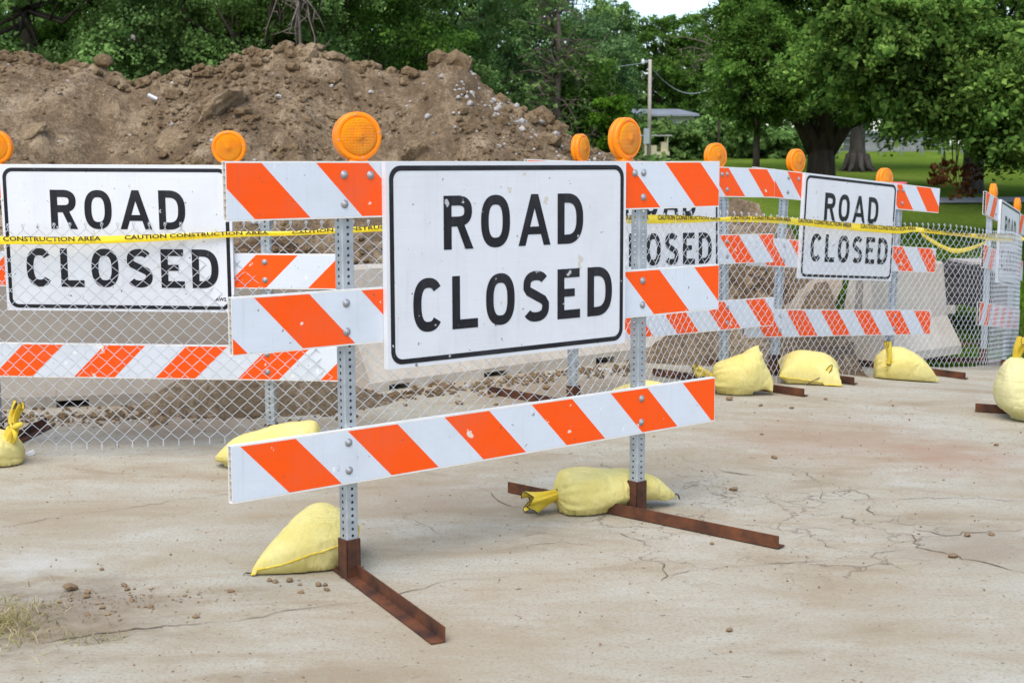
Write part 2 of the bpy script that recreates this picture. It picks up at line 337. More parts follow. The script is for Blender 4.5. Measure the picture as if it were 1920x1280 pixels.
# the road ends along a diagonal behind the fence, where the lawn takes over
Z=Z-np.clip((Y-(12.15+.62*(X-3.2)))/.5,0,1)*np.clip((X-1.6)/.6,0,1)*.9
tag(grid('road',np.dstack([X,Y,Z]),MT['road']),None,None,kind='structure')
xs=axis([(-400,-30,40),(-30,-4,2),(-4,14,.25),(14,40,2),(40,400,40)]); ys=axis([(11.2,12,.2),(12,30,.2),(30,70,1.5),(70,200,13),(200,900,100)])
X,Y=np.meshgrid(xs,ys); Z=zl(X,Y)+.02*fbm(X*1.3,Y*1.3,0,3)*(Y<40)
tag(grid('lawn',np.dstack([X,Y,Z]),MT['grass']),None,None,kind='structure')
# pale footpath crossing the lawn
px_=np.linspace(5.5,16,40); P=[]
for k_,dy in enumerate((0,.55,1.1)):
    P.append([(x,24.6+.12*(x-7)+dy,float(zl(x,24.6+.12*(x-7)+dy))+.03) for x in px_])
tag(grid('footpath',np.array(P),MT['path']),None,None,kind='structure')
# short lawn blades where the bank is close enough to show them
n=60000; bx=RNG.uniform(2.2,9,n); by=RNG.uniform(12.1,21,n); keep=(by>12.25+.62*(bx-3.2)); bx,by=bx[keep],by[keep]; n=len(bx)
bz=zl(bx,by)-.01; h=RNG.uniform(.035,.09,n)*np.where(by<14.2,1.5,1); a=RNG.uniform(0,math.pi,n); wd=.006+.0004*by
lean=RNG.normal(0,.03,(n,2)); dx,dy=np.cos(a)*wd,np.sin(a)*wd
Q=np.stack([np.stack([bx-dx,by-dy,bz],-1),np.stack([bx+dx,by+dy,bz],-1),np.stack([bx+lean[:,0]+dx*.2,by+lean[:,1]+dy*.2,bz+h],-1),np.stack([bx+lean[:,0]-dx*.2,by+lean[:,1]-dy*.2,bz+h],-1)],1)
tag(quadmesh('grass',Q,MT['lawnblade']),'rough green grass on the bank beyond the chain link fence','grass',kind='stuff')
# dry tuft at the lower left
n=1000; an=RNG.uniform(0,2*math.pi,n); rr=np.abs(RNG.normal(0,.12,n)); bx=-1.74+rr*np.cos(an)*1.1; by=4.60+rr*np.sin(an)*1.35
m_=RNG.random(n)<.08; by[m_]=4.47+.06*(bx[m_]+1.6)+RNG.normal(0,.03,m_.sum()); bx[m_]=RNG.uniform(-1.65,-1.27,m_.sum())
h=RNG.uniform(.008,.042,n); a=RNG.uniform(0,math.pi,n); wd=RNG.uniform(.0012,.0026,n); lean=RNG.normal(0,.045,(n,2)); bz=np.zeros(n)
dx,dy=np.cos(a)*wd,np.sin(a)*wd; mid=.55
Q1=np.stack([np.stack([bx-dx,by-dy,bz],-1),np.stack([bx+dx,by+dy,bz],-1),np.stack([bx+lean[:,0]*.35+dx*.8,by+lean[:,1]*.35+dy*.8,bz+h*.7],-1),np.stack([bx+lean[:,0]*.35-dx*.8,by+lean[:,1]*.35-dy*.8,bz+h*.7],-1)],1)
Q2=np.stack([Q1[:,3],Q1[:,2],np.stack([bx+lean[:,0]+dx*.1,by+lean[:,1]+dy*.1,bz+h],-1),np.stack([bx+lean[:,0]-dx*.1,by+lean[:,1]-dy*.1,bz+h],-1)],1)
tag(quadmesh('grass_tuft',np.concatenate([Q1,Q2]),MT['blade']),'dry yellowing grass tuft growing at the edge of the concrete','grass',kind='stuff')
# cracks and joints, draped a few mm above the road
def crack(pts, w0, w1, seed, jag=.02, step=.03):
    rg=np.random.default_rng(seed); g=[np.array(on(*p)) for p in pts]; L=[]
    for a,b in zip(g[:-1],g[1:]):
        m=max(2,int(np.linalg.norm(b-a)/step))
        for t in range(m): L.append(a+(b-a)*t/m)
    L.append(g[-1]); L=np.array(L); n=len(L); t=np.gradient(L[:,:2],axis=0); t/=np.linalg.norm(t,axis=1)[:,None]+1e-9
    nrm=np.stack([-t[:,1],t[:,0]],1); off=np.cumsum(rg.normal(0,jag*.35,n)); off-=np.linspace(off[0],off[-1],n)
    L[:,:2]+=nrm*(off+rg.normal(0,jag*.25,n))[:,None]
    wd=.6*(w0+(w1-w0)*np.clip(.5+.9*vn(np.arange(n)*.37+seed,0*np.arange(n)),0,1))*(.6+.8*rg.random(n))*np.minimum(1,np.minimum(np.arange(n)+.3,n-np.arange(n)-.7)/3); v=[];f=[]
    for i in range(n):
        for s in (-1,1):
            q=L[i,:2]+s*nrm[i]*wd[i]; v.append((q[0],q[1],float(zt(*q)+.002*fbm(q[0]*1.7,q[1]*1.7,0,3))+.0035))
    for i in range(n-1): f.append((2*i,2*i+1,2*i+3,2*i+2))
    return v,f
CR=[([(60,1208),(180,1190),(330,1178),(420,1166)],.004,.009,.02),([(420,1166),(560,1146),(700,1128),(830,1092),(960,1080)],.0015,.0045,.02),
 ([(0,992),(120,968),(270,948),(390,930),(470,922)],.0015,.0045,.025),
 ([(1245,1080),(1345,1060),(1440,1052),(1560,1045),(1640,1035),(1700,1030)],.001,.004,.02),
 ([(1270,855),(1310,870),(1370,885),(1430,893)],.0015,.006,.03),([(1440,862),(1520,900),(1536,905)],.001,.004,.03),
 ([(1536,905),(1540,935),(1600,938),(1640,937),(1740,934),(1830,936),(1930,942)],.001,.004,.02),
 ([(1640,937),(1645,948),(1625,958),(1680,975),(1720,990),(1770,1003),(1850,998),(1930,992)],.0015,.006,.035),
 ([(1560,960),(1620,985),(1700,1010),(1770,1040),(1800,1050),(1870,1060),(1960,1082)],.0015,.0065,.035),
 ([(1530,1012),(1570,1030),(1640,1042)],.001,.005,.03),([(1480,940),(1530,930),(1600,922),(1640,937)],.001,.004,.03),
 ([(900,905),(910,930),(945,950),(985,955)],.001,.005,.03),([(1120,985),(1180,1010),(1220,1030)],.001,.004,.03),([(1220,1050),(1260,1062),(1250,1075),(1240,1090)],.001,.006,.03),
 ([(1460,985),(1540,990),(1600,1000)],.001,.003,.03),([(1310,905),(1360,915),(1350,935),(1380,950)],.0008,.003,.04),([(1420,920),(1450,935),(1500,945),(1560,960)],.0008,.003,.04),
 ([(1090,860),(1150,880),(1120,895)],.0008,.0035,.04),([(740,960),(790,985),(830,1010)],.0008,.002,.04)]
for i,(p,a,b,j) in enumerate(CR):
    v,f=crack(p,a,b,100+i,j); tag(pydata('crack',v,f,MT['crack']),None,None,kind='structure')

# ------------------------------------------------------------------ excavated soil mound
RP=[(-300,118),(0,115),(60,104),(120,126),(180,112),(215,132),(275,158),(330,150),(400,124),(480,100),(560,96),(600,101),(660,126),(740,149),(790,146),(820,125),(850,123),(890,145),(960,181),(1000,206),(1060,250),(1100,276),(1150,299),(1220,330),(1300,370)]
YR=15.6
rx_=np.array([(a-960)/FPX*YR for a,_ in RP]); rz_=np.array([CAMH+(305-b)/FPX*YR for _,b in RP])
xs=np.concatenate([np.arange(-11,-6.4,.2),np.arange(-6.4,2.7,.035)]); ys=np.concatenate([np.arange(10.4,16.4,.035),np.arange(16.4,21,.25)])
X,Y=np.meshgrid(xs,ys); 
Xw=X+.10*fbm(X*1.5,Y*1.5,3.3,3)
rid=np.interp(Xw,rx_,rz_); yb=10.75+.25*fbm(X*.6,0*X,1,2); tt=np.clip((Y-yb)/(YR-yb),0,1.6)
prof=np.where(tt<=1, tt**.92, 1-1.3*(tt-1)); 
Z=rid*prof
edge=np.clip(tt*3,0,1)*np.clip((rid+.2)/1.2,0,1)
gully=fbm(Xw*1.05+.15*Y,Y*.28,5.5,4)
Z=Z+edge*(.24*gully*(1-np.exp(-4*np.abs(1-tt)))+.11*fbm(X*1.1,Y*1.1,1.2,3)+.045*np.abs(fbm(X*4,Y*4,2.2,3))+.020*fbm(X*12,Y*12,.7,3))
ter=.16*np.maximum(0,fbm(X*2.2+.8*Y,Y*1.6,9,3)-.15); Z=Z+ter*edge
Z=np.where(rid<.1,-.3,Z)-.04
def zm(x,y): 
    i=np.clip(np.searchsorted(ys,y),0,len(ys)-1); j=np.clip(np.searchsorted(xs,x),0,len(xs)-1); return Z[i,j]
tag(grid('soil_mound',np.dstack([X,Y,Z]),MT['soil']),'long brown mound of excavated soil behind the barricades','dirt pile')
# rocks
def ico(sub):
    bm=bmesh.new(); bmesh.ops.create_icosphere(bm,subdivisions=sub,radius=1); v=np.array([x.co[:] for x in bm.verts]); f=[[q.index for q in p.verts] for p in bm.faces]; bm.free(); return v,np.array(f)
ICO1=ico(1); ICO2=ico(2); ICO3=ico(3)
def rock(rg, base=ICO1, rough=.35, flat=.7):
    v,f=base; s=rg.uniform(.75,1.25,3)*np.array([1,1,flat]); q=v*s
    for _ in range(5):                                  # facet with random cuts
        nn=rg.normal(size=3); nn/=np.linalg.norm(nn); dd=rg.uniform(.55,.85); e=np.maximum(0,q@nn-dd); q=q-e[:,None]*nn*.9
    return q+rg.normal(0,rough*.06,q.shape), f
def rocks_stuff(name, pts, sizes, mat, seed, label, cat, flat=.7, parent=None):
    rg=np.random.default_rng(seed); var=[rock(rg,ICO1,.6,flat) for _ in range(12)]; VV=[];FF=[];b=0
    for (p,s) in zip(pts,sizes):
        v,f=var[rg.integers(12)]; a=rg.uniform(0,6.28); c_,s_=math.cos(a),math.sin(a)
        q=v@np.array([[c_,s_,0],[-s_,c_,0],[0,0,1]])*s+np.asarray(p); VV.append(q); FF.append(f+b); b+=len(q)
    o=pydata(name,np.concatenate(VV),np.concatenate(FF),mat,parent); tag(o,label,cat,kind='stuff'); return o
rg=np.random.default_rng(21)
def mound_pts(n, x0,x1,y0=11,y1=16.0):
    x=rg.uniform(x0,x1,n); y=rg.uniform(y0,y1,n); z=zm(x,y); k=z>.25; return np.stack([x,y,z],1)[k]
P=mound_pts(9000,-6.2,1.6); P=P[(fbm(P[:,0]*.9,P[:,1]*.7,6.1,3)+.35*rg.normal(size=len(P)))>.0]; sz=np.exp(rg.normal(math.log(.019),.6,len(P))); rocks_stuff('soil_clods',P,sz,MT['clod'],1,'countless small brown clods of soil strewn over the mound','soil clods')
P=np.concatenate([mound_pts(200,-6.2,1.6),mound_pts(300,-1.2,1.6),mound_pts(240,-.6,1.4,14.6,15.8)]); sz=np.exp(rg.normal(math.log(.017),.5,len(P))); rocks_stuff('pale_stones',P,sz,MT['stone'],2,'scattered pale grey stones on the right flank of the mound','stones')
xr=rg.uniform(-6.2,1.3,420); P=np.stack([xr,YR+rg.normal(0,.12,420),0*xr],1); P[:,2]=zm(P[:,0],P[:,1])+.01; sz=np.exp(rg.normal(math.log(.05),.5,420)); rocks_stuff('ridge_clods',P,sz,MT['clod'],4,'lumpy brown clods along the crest of the soil mound','soil clods')
def mound_at(px,py):                                    # march a pixel's ray onto the mound
    r=ray(px,py)
    for y in np.arange(10.5,17,.02):
        p=r*(y/r[1])+np.array([0,0,CAMH])
        if p[2]<zm(p[0],p[1]): return p
    return r*(15.6/r[1])+np.array([0,0,CAMH])
BIG=[(322,262,.22,.13,'large flat tan clod on the mound face above the left sign'),(420,200,.25,.15,'broad crumbling clod high on the mound right of centre left'),
 (195,116,.12,.13,'blocky clod standing on the left crest of the mound'),(782,282,.22,.15,'smooth pale brown clod just above the front sign'),
 (632,214,.10,.08,'flat clod beside the upper edge of the left front warning light'),(140,120,.08,.07,'rounded clod on the mound crest left of the blocky one'),
 (60,245,.17,.10,'dark sunken clod on the mound above the left sign border'),(150,210,.10,.07,'small clod in the gully on the left mound face'),
 (445,128,.10,.08,'clod below the middle crest of the mound'),(860,128,.06,.06,'clod on the right hand hump of the mound crest')]
for px,py,a,b,lab in BIG:
    p=mound_at(px,py); v,f=rock(rg,ICO3,.25,.8); v,f=(v,f); q=v*np.array([a,a*.85,b*.75]); nz=fbm(q[:,0]*11+px,q[:,1]*11,q[:,2]*11,4); q=q*(1+.20*nz[:,None]+.10*np.abs(fbm(q[:,0]*26,q[:,1]*26+px,q[:,2]*26,2))[:,None])
    o=pydata('soil_clod',q,f,MT['clodlit'] if py>190 else MT['clod'],None,False); o.location=tuple(p+np.array([0,.0,-.01])); o.rotation_euler=(R(38),rg.uniform(-.3,.3),rg.uniform(0,6)); tag(o,lab,'soil clod','large clods on the soil mound')
p=mound_at(288,186); o=MB().box((-.05,-.02,-.01),(.05,.02,.01)).build('paper_scrap',MT['paper']); o.location=tuple(p+np.array([0,-.05,.02])); o.rotation_euler=(R(40),R(25),.4); tag(o,'crumpled white scrap lying on the mound face','litter')
# low rubble pile right of the mound, seen through the fence
def low_pile(name,cx,cy,rx,ry,h,mat,label,cat,seed,ns,szm):
    a=np.linspace(-1.15,1.15,70); X,Y=np.meshgrid(a,a); r2=X**2+Y**2; xx=cx+X*rx; yy=cy+Y*ry; z0=np.where(yy>11.2,np.maximum(zt(xx,yy),-9),zt(xx,yy))
    Z=z0+h*np.clip(1-r2,-.4,1)**1*(1)+.06*fbm(xx*2,yy*2,seed,4)*np.clip(1.2-r2,0,1)+.02*fbm(xx*9,yy*9,seed,3)*np.clip(1.2-r2,0,1)-.03
    o=tag(grid(name,np.dstack([xx,yy,Z]),mat),label,cat)
    g=np.random.default_rng(seed); pa=g.uniform(-1,1,(ns,2)); pa=pa[(pa**2).sum(1)<1]
    i=((pa[:,1]+1.15)/2.3*69).astype(int); j=((pa[:,0]+1.15)/2.3*69).astype(int); pts=np.stack([cx+pa[:,0]*rx,cy+pa[:,1]*ry,Z[i,j]],1)
    return o,pts,np.exp(g.normal(math.log(szm),.5,len(pts)))
o,P,sz=low_pile('rubble_pile',1.75,12.6,1.5,1.35,.86,MT['gravel'],'low dark pile of gravel and rubble seen through the fence','rubble pile',31,2200,.036)
rocks_stuff('rubble_stones',P,sz,MT['clod'],5,'brown stones covering the low rubble pile','rubble')
o,P,sz=low_pile('sand_heap',-1.55,8.78,.85,.42,.30,MT['sand'],'small heap of sandy soil against the foot of the concrete barriers','dirt pile',33,120,.010)
rocks_stuff('heap_clods',P,sz,MT['clod'],6,'small clods on the sandy heap by the barrier','soil clods')
o,P,sz=low_pile('dark_gravel_heap',-1.9,10.4,1.3,.9,.95,MT['gravel'],'dark gravelly heap showing between the barricade boards','dirt pile',35,1500,.022)
rocks_stuff('heap_gravel',P,sz,MT['clod'],7,'coarse gravel on the dark heap behind the barriers','gravel')
# debris at the foot of the barriers
n=900; x=rg.uniform(-3.6,.9,n); y=np.interp(x,[-3.6,-2.2,-1.1,.9],[8.45,8.62,8.75,10.5])+rg.normal(0,.14,n)-.12
P=np.stack([x,y,zt(x,y)+.004],1); sz=np.exp(rg.normal(math.log(.013),.55,n)); rocks_stuff('rubble_debris',P,sz,MT['clod'],8,'crumbled debris along the foot of the concrete barriers','debris')
n=150; x=rg.uniform(-3.6,.9,n); y=np.interp(x,[-3.6,-2.2,-1.1,.9],[8.45,8.62,8.75,10.5])+rg.normal(0,.12,n)-.12
P=np.stack([x,y,zt(x,y)+.006],1); sz=np.exp(rg.normal(math.log(.010),.45,n)); rocks_stuff('stone_debris',P,sz,MT['stone'],9,'pale stone chips along the foot of the concrete barriers','debris')
# grit on the road
n=1700; x=rg.uniform(-2.4,3.6,n); y=3.9+5.5*rg.random(n)**1.3; P=np.stack([x,y,zt(x,y)+.002],1); sz=np.exp(rg.normal(math.log(.0023),.5,n))
rocks_stuff('grit',P,sz,MT['pebble'],10,'fine brown grit scattered on the worn concrete','grit')
x=np.concatenate([rg.normal(-1.45,.16,200),rg.normal(-1.15,.12,70)]); y=np.concatenate([rg.normal(4.86,.10,200),rg.normal(4.95,.06,70)]); P=np.stack([x,y,zt(x,y)+.004],1); sz=np.exp(rg.normal(math.log(.0030),.55,270))
rocks_stuff('dirt_crumbs',P,sz,MT['pebble'],12,'dark dirt crumbs on the concrete near the grass tuft','dirt crumbs',.45)
PEB=[((505,1089),.013,'A'),((517,1092),.014,'A'),((543,1090),.018,'A'),((561,1097),.010,'A'),((564,1112),.014,'A'),((597,1098),.017,'A'),((610,1098),.014,'A'),((613,1107),.016,'A'),
 ((133,1106),.034,'B'),((165,1112),.016,'B'),((233,1099),.016,'B'),((240,1106),.014,'B'),((162,1120),.018,'B'),((248,1126),.013,'B'),((283,1138),.014,'B'),((366,1158),.014,'B'),((163,1154),.012,'B'),((191,1068),.012,'B'),((320,1040),.008,'B'),
 ((860,758),.032,'C'),((926,745),.034,'C'),((985,722),.030,'C'),((1025,730),.034,'C'),((930,760),.020,'C'),((875,700),.034,'C'),((1050,704),.026,'C'),((665,782),.022,'C'),
 ((1368,750),.034,'D'),((1427,761),.018,'D'),((1485,766),.018,'D'),((1429,815),.014,'D'),((1451,859),.020,'D'),((1548,749),.016,'D'),((1868,835),.016,'D'),((1674,761),.012,'D'),((1375,919),.022,'E'),((1814,1005),.020,'E'),((1858,1003),.016,'E'),((1785,1044),.022,'E'),((1335,1020),.012,'E'),((1368,1182),.014,'E')]
PL={'A':('little tan clod lying beside the lower end of the left front sandbag','clods beside the left front sandbag'),'B':('crumbly brown clod on the concrete above the grass tuft','clods near the grass tuft'),
 'C':('brown clod lying on the concrete behind the fence','clods behind the fence'),'D':('small dark clod on the open concrete before the far sandbags','clods before the far sandbags'),'E':('dark clod lying among the cracks at the right of the concrete','clods among the cracks')}
pm=[]
for k_ in range(5):
    v,f=rock(rg,ICO2,.5,.7); me=bpy.data.meshes.new('dirt_clod'); me.from_pydata([tuple(a) for a in v],[],[tuple(a) for a in f]); me.materials.append(MT['pebble']); pm.append(me)
ORD=['leftmost','second','third','fourth','fifth','sixth','seventh','eighth','ninth','tenth','eleventh']
for (p,s,g_) in PEB:
    o=bpy.data.objects.new('dirt_clod',pm[rg.integers(5)]); COL.objects.link(o); q=on(*p); o.location=(q.x,q.y,q.z+s*.36); s_=s; s=s*.82; o.scale=(s*1.15,s,s*.85); o.rotation_euler=(rg.uniform(-.3,.3),rg.uniform(-.3,.3),rg.uniform(0,6)); 
    same=sorted([q for q in PEB if q[2]==g_],key=lambda q:q[0][0]); i_=same.index((p,s_,g_)); word=ORD[i_]+(' from the left' if i_ else '')
    tag(o,PL[g_][0].replace(' lying','')+', '+word,'dirt clod',PL[g_][1])
p=on(58,853); o=MB().box((-.022,-.012,0),(.022,.012,.02)).build('paper_scrap',MT['paper']); o.location=p; o.rotation_euler=(0,R(-20),.5); tag(o,'small white scrap beside the left sandbag with the knotted neck','litter')
# ------------------------------------------------------------------ concrete barriers
def jersey(a, b, mat, label, slots=(), h=.82, wt=.16, wb=.60):
    a=Vector(a); b=Vector(b); L=(b-a).length; ang=math.atan2(b.y-a.y,b.x-a.x); hw=wb/2
    root=empty('concrete_barrier',(a.x,a.y,a.z),ang,label,'barrier','concrete traffic barriers'); root.rotation_euler=(0,-math.asin((b.z-a.z)/L),ang)
    full=[(-hw,0),(-hw,.075),(-.15,.33),(-wt/2,h-.02),(-wt/2+.02,h),(wt/2-.02,h),(wt/2,h-.02),(.15,.33),(hw,.075),(hw,0)]
    notch=[(-hw,.045),(-hw,.075)]+full[2:8]+[(hw,.075),(hw,.045)]
    xs=[0]; kinds=[]
    for s0,s1 in slots: xs+= [s0,s1]; kinds+=[0,1]
    xs.append(L); kinds.append(0); mb=MB(); rgx=np.random.default_rng(int(L*100))
    for k_,(x0,x1) in enumerate(zip(xs[:-1],xs[1:])):
        pr=notch if kinds[k_] else full; m=max(1,int((x1-x0)/.3)); n=len(pr); v=[]
        for i in range(m+1):
            for (yy,zz) in pr: v.append((x0+(x1-x0)*i/m,yy+rgx.normal(0,.002),zz+rgx.normal(0,.002)))
        f=[(i*n+j,i*n+(j+1)%n,(i+1)*n+(j+1)%n,(i+1)*n+j) for i in range(m) for j in range(n)]
        f+=[tuple(range(n-1,-1,-1)),tuple(m*n+j for j in range(n))]; mb.add(v,f)
    mb.build('barrier_body',mat,root); return root
jersey((-4.9,8.80,0.0),(-1.30,9.28,.03),MT['concgrey'],'weathered grey concrete barrier behind the left sign',[(2.02,2.22)])
jersey((-1.12,9.33,.045),(1.03,11.30,.045),MT['conc'],'pale concrete barrier behind the front sign',[(.15,.32),(.98,1.2),(2.1,2.3)])
br=jersey((2.88,11.75,-.1),(3.82,12.85,-.16),MT['conc'],'upright end of a pale concrete barrier behind the far tilted sign',[])
MB().box((-.012,-.03,.40),(.0,.03,.68)).build('joint_key',MT['concgrey'],br)
# broken slab leaning beside it
def slab(pts, th, name, mat, label, cat, zj=.02, seed=1):
    g=np.random.default_rng(seed); bm=bmesh.new(); vs=[bm.verts.new(p) for p in pts]; f=bm.faces.new(vs); bm.normal_update(); nrm=f.normal.copy()
    r=bmesh.ops.extrude_face_region(bm,geom=[f]); 
    for e in r['geom']:
        if isinstance(e,bmesh.types.BMVert): e.co-=Vector(nrm)*th if nrm.y<0 else -Vector(nrm)*th
    bmesh.ops.subdivide_edges(bm,edges=bm.edges[:],cuts=3,use_grid_fill=True)
    for v in bm.verts: v.co+=Vector(g.normal(0,zj,3))
    bmesh.ops.triangulate(bm,faces=bm.faces[:]); bmesh.ops.recalc_face_normals(bm,faces=bm.faces[:])
    me=bpy.data.meshes.new(name); bm.to_mesh(me); bm.free(); return tag(link(name,me,mat),label,cat)
slab([at(1460,590,11.6),at(1500,545,11.8),at(1530,515,12.0),at(1586,505,12.05),at(1570,560,11.85),at(1540,640,11.6),at(1465,660,11.3)],.4,'concrete_slab',MT['concbroken'],'broken slab of concrete leaning left of the upright barrier end','concrete slab',.006)
slab([at(1450,640,11.2),at(1530,640,11.2),at(1545,690,11.0),at(1440,690,11.0)],.4,'concrete_chunk',MT['concbroken'],'low chunk of broken concrete under the leaning slab','concrete chunk',.012,2)
# dark timbers stacked on the grass beyond the fence
root=empty('timber_stack',at(1812,566,15.2),R(4),'stack of dark timbers with pale boards on top beyond the fence','timber stack')
for lay in range(4):
    for j in range(5):
        mb=MB(); o_=MB().box((-.36-.12*random.random(),j*.15-.30,lay*.105),(.30+.14*random.random(),j*.15-.17,lay*.105+.095)).build('timber',MT['darktimber'],root); o_.rotation_euler=(0,0,random.uniform(-.03,.03))
for j in range(3): MB().box((-.12,j*.2-.32,.425),(.42,j*.2-.16,.455)).build('top_board',MT['paleboard'],root)
for q in (-.3,.25): MB().box((q-.05,-.34,-.09),(q+.05,.5,-.003)).build('bearer',MT['paleboard'],root)
# ------------------------------------------------------------------ barricades
def letter_parts(ch):
    # strokes as (kind,points) in a box of height 8; returns polygons lists of quads-strip
    wd=1.48; out=[]
    def ribbon(pts, w=wd, closed=False):
        P=[Vector((a,b)) for a,b in pts]; n=len(P); L=[];Rr=[]
        for i in range(n):
            a=P[(i-1)%n] if (closed or i>0) else P[i]; b=P[(i+1)%n] if (closed or i<n-1) else P[i]
            t=(b-a).normalized(); nn=Vector((-t.y,t.x)); L.append(P[i]+nn*w/2); Rr.append(P[i]-nn*w/2)
        q=[(L[i],L[(i+1)%n],Rr[(i+1)%n],Rr[i]) for i in range(n if closed else n-1)]; out.append(q)
    def poly(*pts): out.append([tuple(Vector(p) for p in pts)])
    def sup(cx,cy,rx,ry,a0,a1,n=28,e=2.5):
        r=[]
        for i in range(n+1):
            a=a0+(a1-a0)*i/n; c,s=math.cos(a),math.sin(a)
            r.append((cx+rx*math.copysign(abs(c)**(2/e),c), cy+ry*math.copysign(abs(s)**(2/e),s)))
        return r
    h=wd/2; pi=math.pi
    if ch=='O': W=5.7; ribbon(sup(W/2,4,W/2-h,4-h,0,2*pi,44)[:-1],closed=True)
    if ch=='C': W=5.5; ribbon(sup(W/2,4,W/2-h,4-h,R(40),R(320),40))
    if ch=='D': W=5.5; poly((0,0),(wd,0),(wd,8),(0,8)); ribbon([(wd*.9,8-h)]+sup(2.0,4,W-2.0-h,4-h,pi/2,-pi/2,30)+[(wd*.9,h)])
    if ch=='L': W=4.9; poly((0,0),(wd,0),(wd,8),(0,8)); poly((wd*.9,0),(W,0),(W,wd*.95),(wd*.9,wd*.95))
    if ch=='E': W=4.9; poly((0,0),(wd,0),(wd,8),(0,8)); poly((wd*.9,0),(W,0),(W,wd*.95),(wd*.9,wd*.95)); poly((wd*.9,8-wd*.95),(W*.97,8-wd*.95),(W*.97,8),(wd*.9,8)); poly((wd*.9,3.55),(3.7,3.55),(3.7,4.8),(wd*.9,4.8))
    if ch=='A': W=6.6; c=W/2; t=1.42; poly((0,0),(t,0),(c+.72,8),(c-.72,8)); poly((W-t,0),(W,0),(c+.72,8),(c-.72,8)); poly((1.3,1.75),(W-1.3,1.75),(W-1.72,2.95),(1.72,2.95))
    if ch=='R': W=5.6; poly((0,0),(wd,0),(wd,8),(0,8)); ribbon([(wd*.9,8-h)]+sup(2.6,5.7,W-.25-2.6-h,2.3-h,pi/2,-pi/2,22)+[(wd*.9,3.4+h)]); poly((2.3,3.9),(3.75,3.9),(W,0),(W-1.55,0))
    if ch=='S':
        W=5.4; ribbon(sup(W/2,5.86,W/2-h-.1,2.14-h,R(28),R(180),16,2.3)+[(W/2-1.9+.0,5.35),(W/2-1.55,4.85),(W/2,4.1),(W/2+1.55,3.35),(W/2+2.0,2.7)]+sup(W/2,2.2,W/2-h,2.2-h,R(0),R(-152),18,2.3))
    return out,W
LETX={'R':10.3,'O1':17.4,'A':24.8,'D1':32.9,'C':4.6,'L':11.8,'O2':18.3,'S':25.7,'E':32.9,'D2':39.4}
LET_ME={}
for key in LETX:
    parts,W=letter_parts(key[0]); v=[];f=[]
    for i,qs in enumerate(parts):
        for q in qs:
            b=len(v); v+=[(p[0]*.0254,-.0012-.00025*i,p[1]*.0254) for p in q]; f.append((b,b+1,b+2,b+3))
    me=bpy.data.meshes.new('letter'); me.from_pydata(v,[],f)
    bm=bmesh.new(); bm.from_mesh(me)
    for fc in bm.faces:
        fc.normal_update()
        if fc.normal.y>0: fc.normal_flip()
    bm.to_mesh(me); bm.free(); me.materials.append(MT['black']); LET_ME[key]=me
def rrect(x0,z0,x1,z1,r,n=8):
    p=[]
    for cx,cz,a0 in ((x1-r,z1-r,0),(x0+r,z1-r,90),(x0+r,z0+r,180),(x1-r,z0+r,270)):
        for i in range(n+1): a=R(a0+90*i/n); p.append((cx+r*math.cos(a),cz+r*math.sin(a)))
    return p
SW,SH=1.219,.762
bo=rrect(.014,.014,SW-.014,SH-.014,.050); bi=rrect(.033,.033,SW-.033,SH-.033,.034); n=len(bo)
BORDER=bpy.data.meshes.new('border'); BORDER.from_pydata([(a,-.0011,b) for a,b in bo]+[(a,-.0011,b) for a,b in bi],[],[(i,(i+1)%n,n+(i+1)%n,n+i) for i in range(n)]); BORDER.materials.append(MT['black'])
def text_mesh(s, size, mat, name='lettering', bold=0.0):
    cu=bpy.data.curves.new(name,'FONT'); cu.body=s; cu.size=size; cu.resolution_u=2; cu.offset=bold; o=bpy.data.objects.new(name,cu); COL.objects.link(o)
    dg=bpy.context.evaluated_depsgraph_get(); me=bpy.data.meshes.new_from_object(o.evaluated_get(dg)); bpy.data.objects.remove(o); me.materials.clear(); me.materials.append(mat); me.name=name; return me
def clip_poly(p, a, b, c):                # keep a*x+b*z>=c
    o=[]
    for i in range(len(p)):
        P,Q=p[i],p[(i+1)%len(p)]; dp=a*P[0]+b*P[1]-c; dq=a*Q[0]+b*Q[1]-c
        if dp>=0: o.append(P)
        if dp*dq<0: t=dp/(dp-dq); o.append((P[0]+(Q[0]-P[0])*t,P[1]+(Q[1]-P[1])*t))
    return o
def make_rail(parent, L, H, u0, per, sg, x0, ztop, half=.2216):
    th=.0254; m=MB(); w=.0028
    m.box((0,.0006,0),(L,w,H),0); m.box((0,th-w,0),(L,th,H),0); m.box((0,w,0),(L,th-w,w),0); m.box((0,w,H-w),(L,th-w,H),0)
    for i in range(1,8): z=H*i/8; m.box((.002,w,z-.0012),(L-.002,th-w,z+.0012),1)
    m.box((.10,w,w),(.103,th-w,H-w),1); m.box((L-.103,w,w),(L-.10,th-w,H-w),1)
    e=.006; rect=[(e*.4,e),(L-e*.4,e),(L-e*.4,H-e),(e*.4,H-e)]     # printed face, u = x +- (z-H)
    k0=math.floor((-.6-u0)/per)
    for k_ in range(k0,k0+12):
        for (a,b,mi) in ((u0+k_*per,u0+k_*per+half,3),(u0+k_*per+half,u0+(k_+1)*per,2)):
            p=clip_poly(clip_poly(rect,1,sg,a+sg*H),-1,-sg,-(b+sg*H))
            if len(p)>2: m.add([(q[0],0,q[1]) for q in p],[tuple(range(len(p)))],mi)
    o=m.build('rail',[MT['plastic'],MT['core'],MT['white'],MT['orange']],parent); o.location=(x0,0,ztop-H); return o
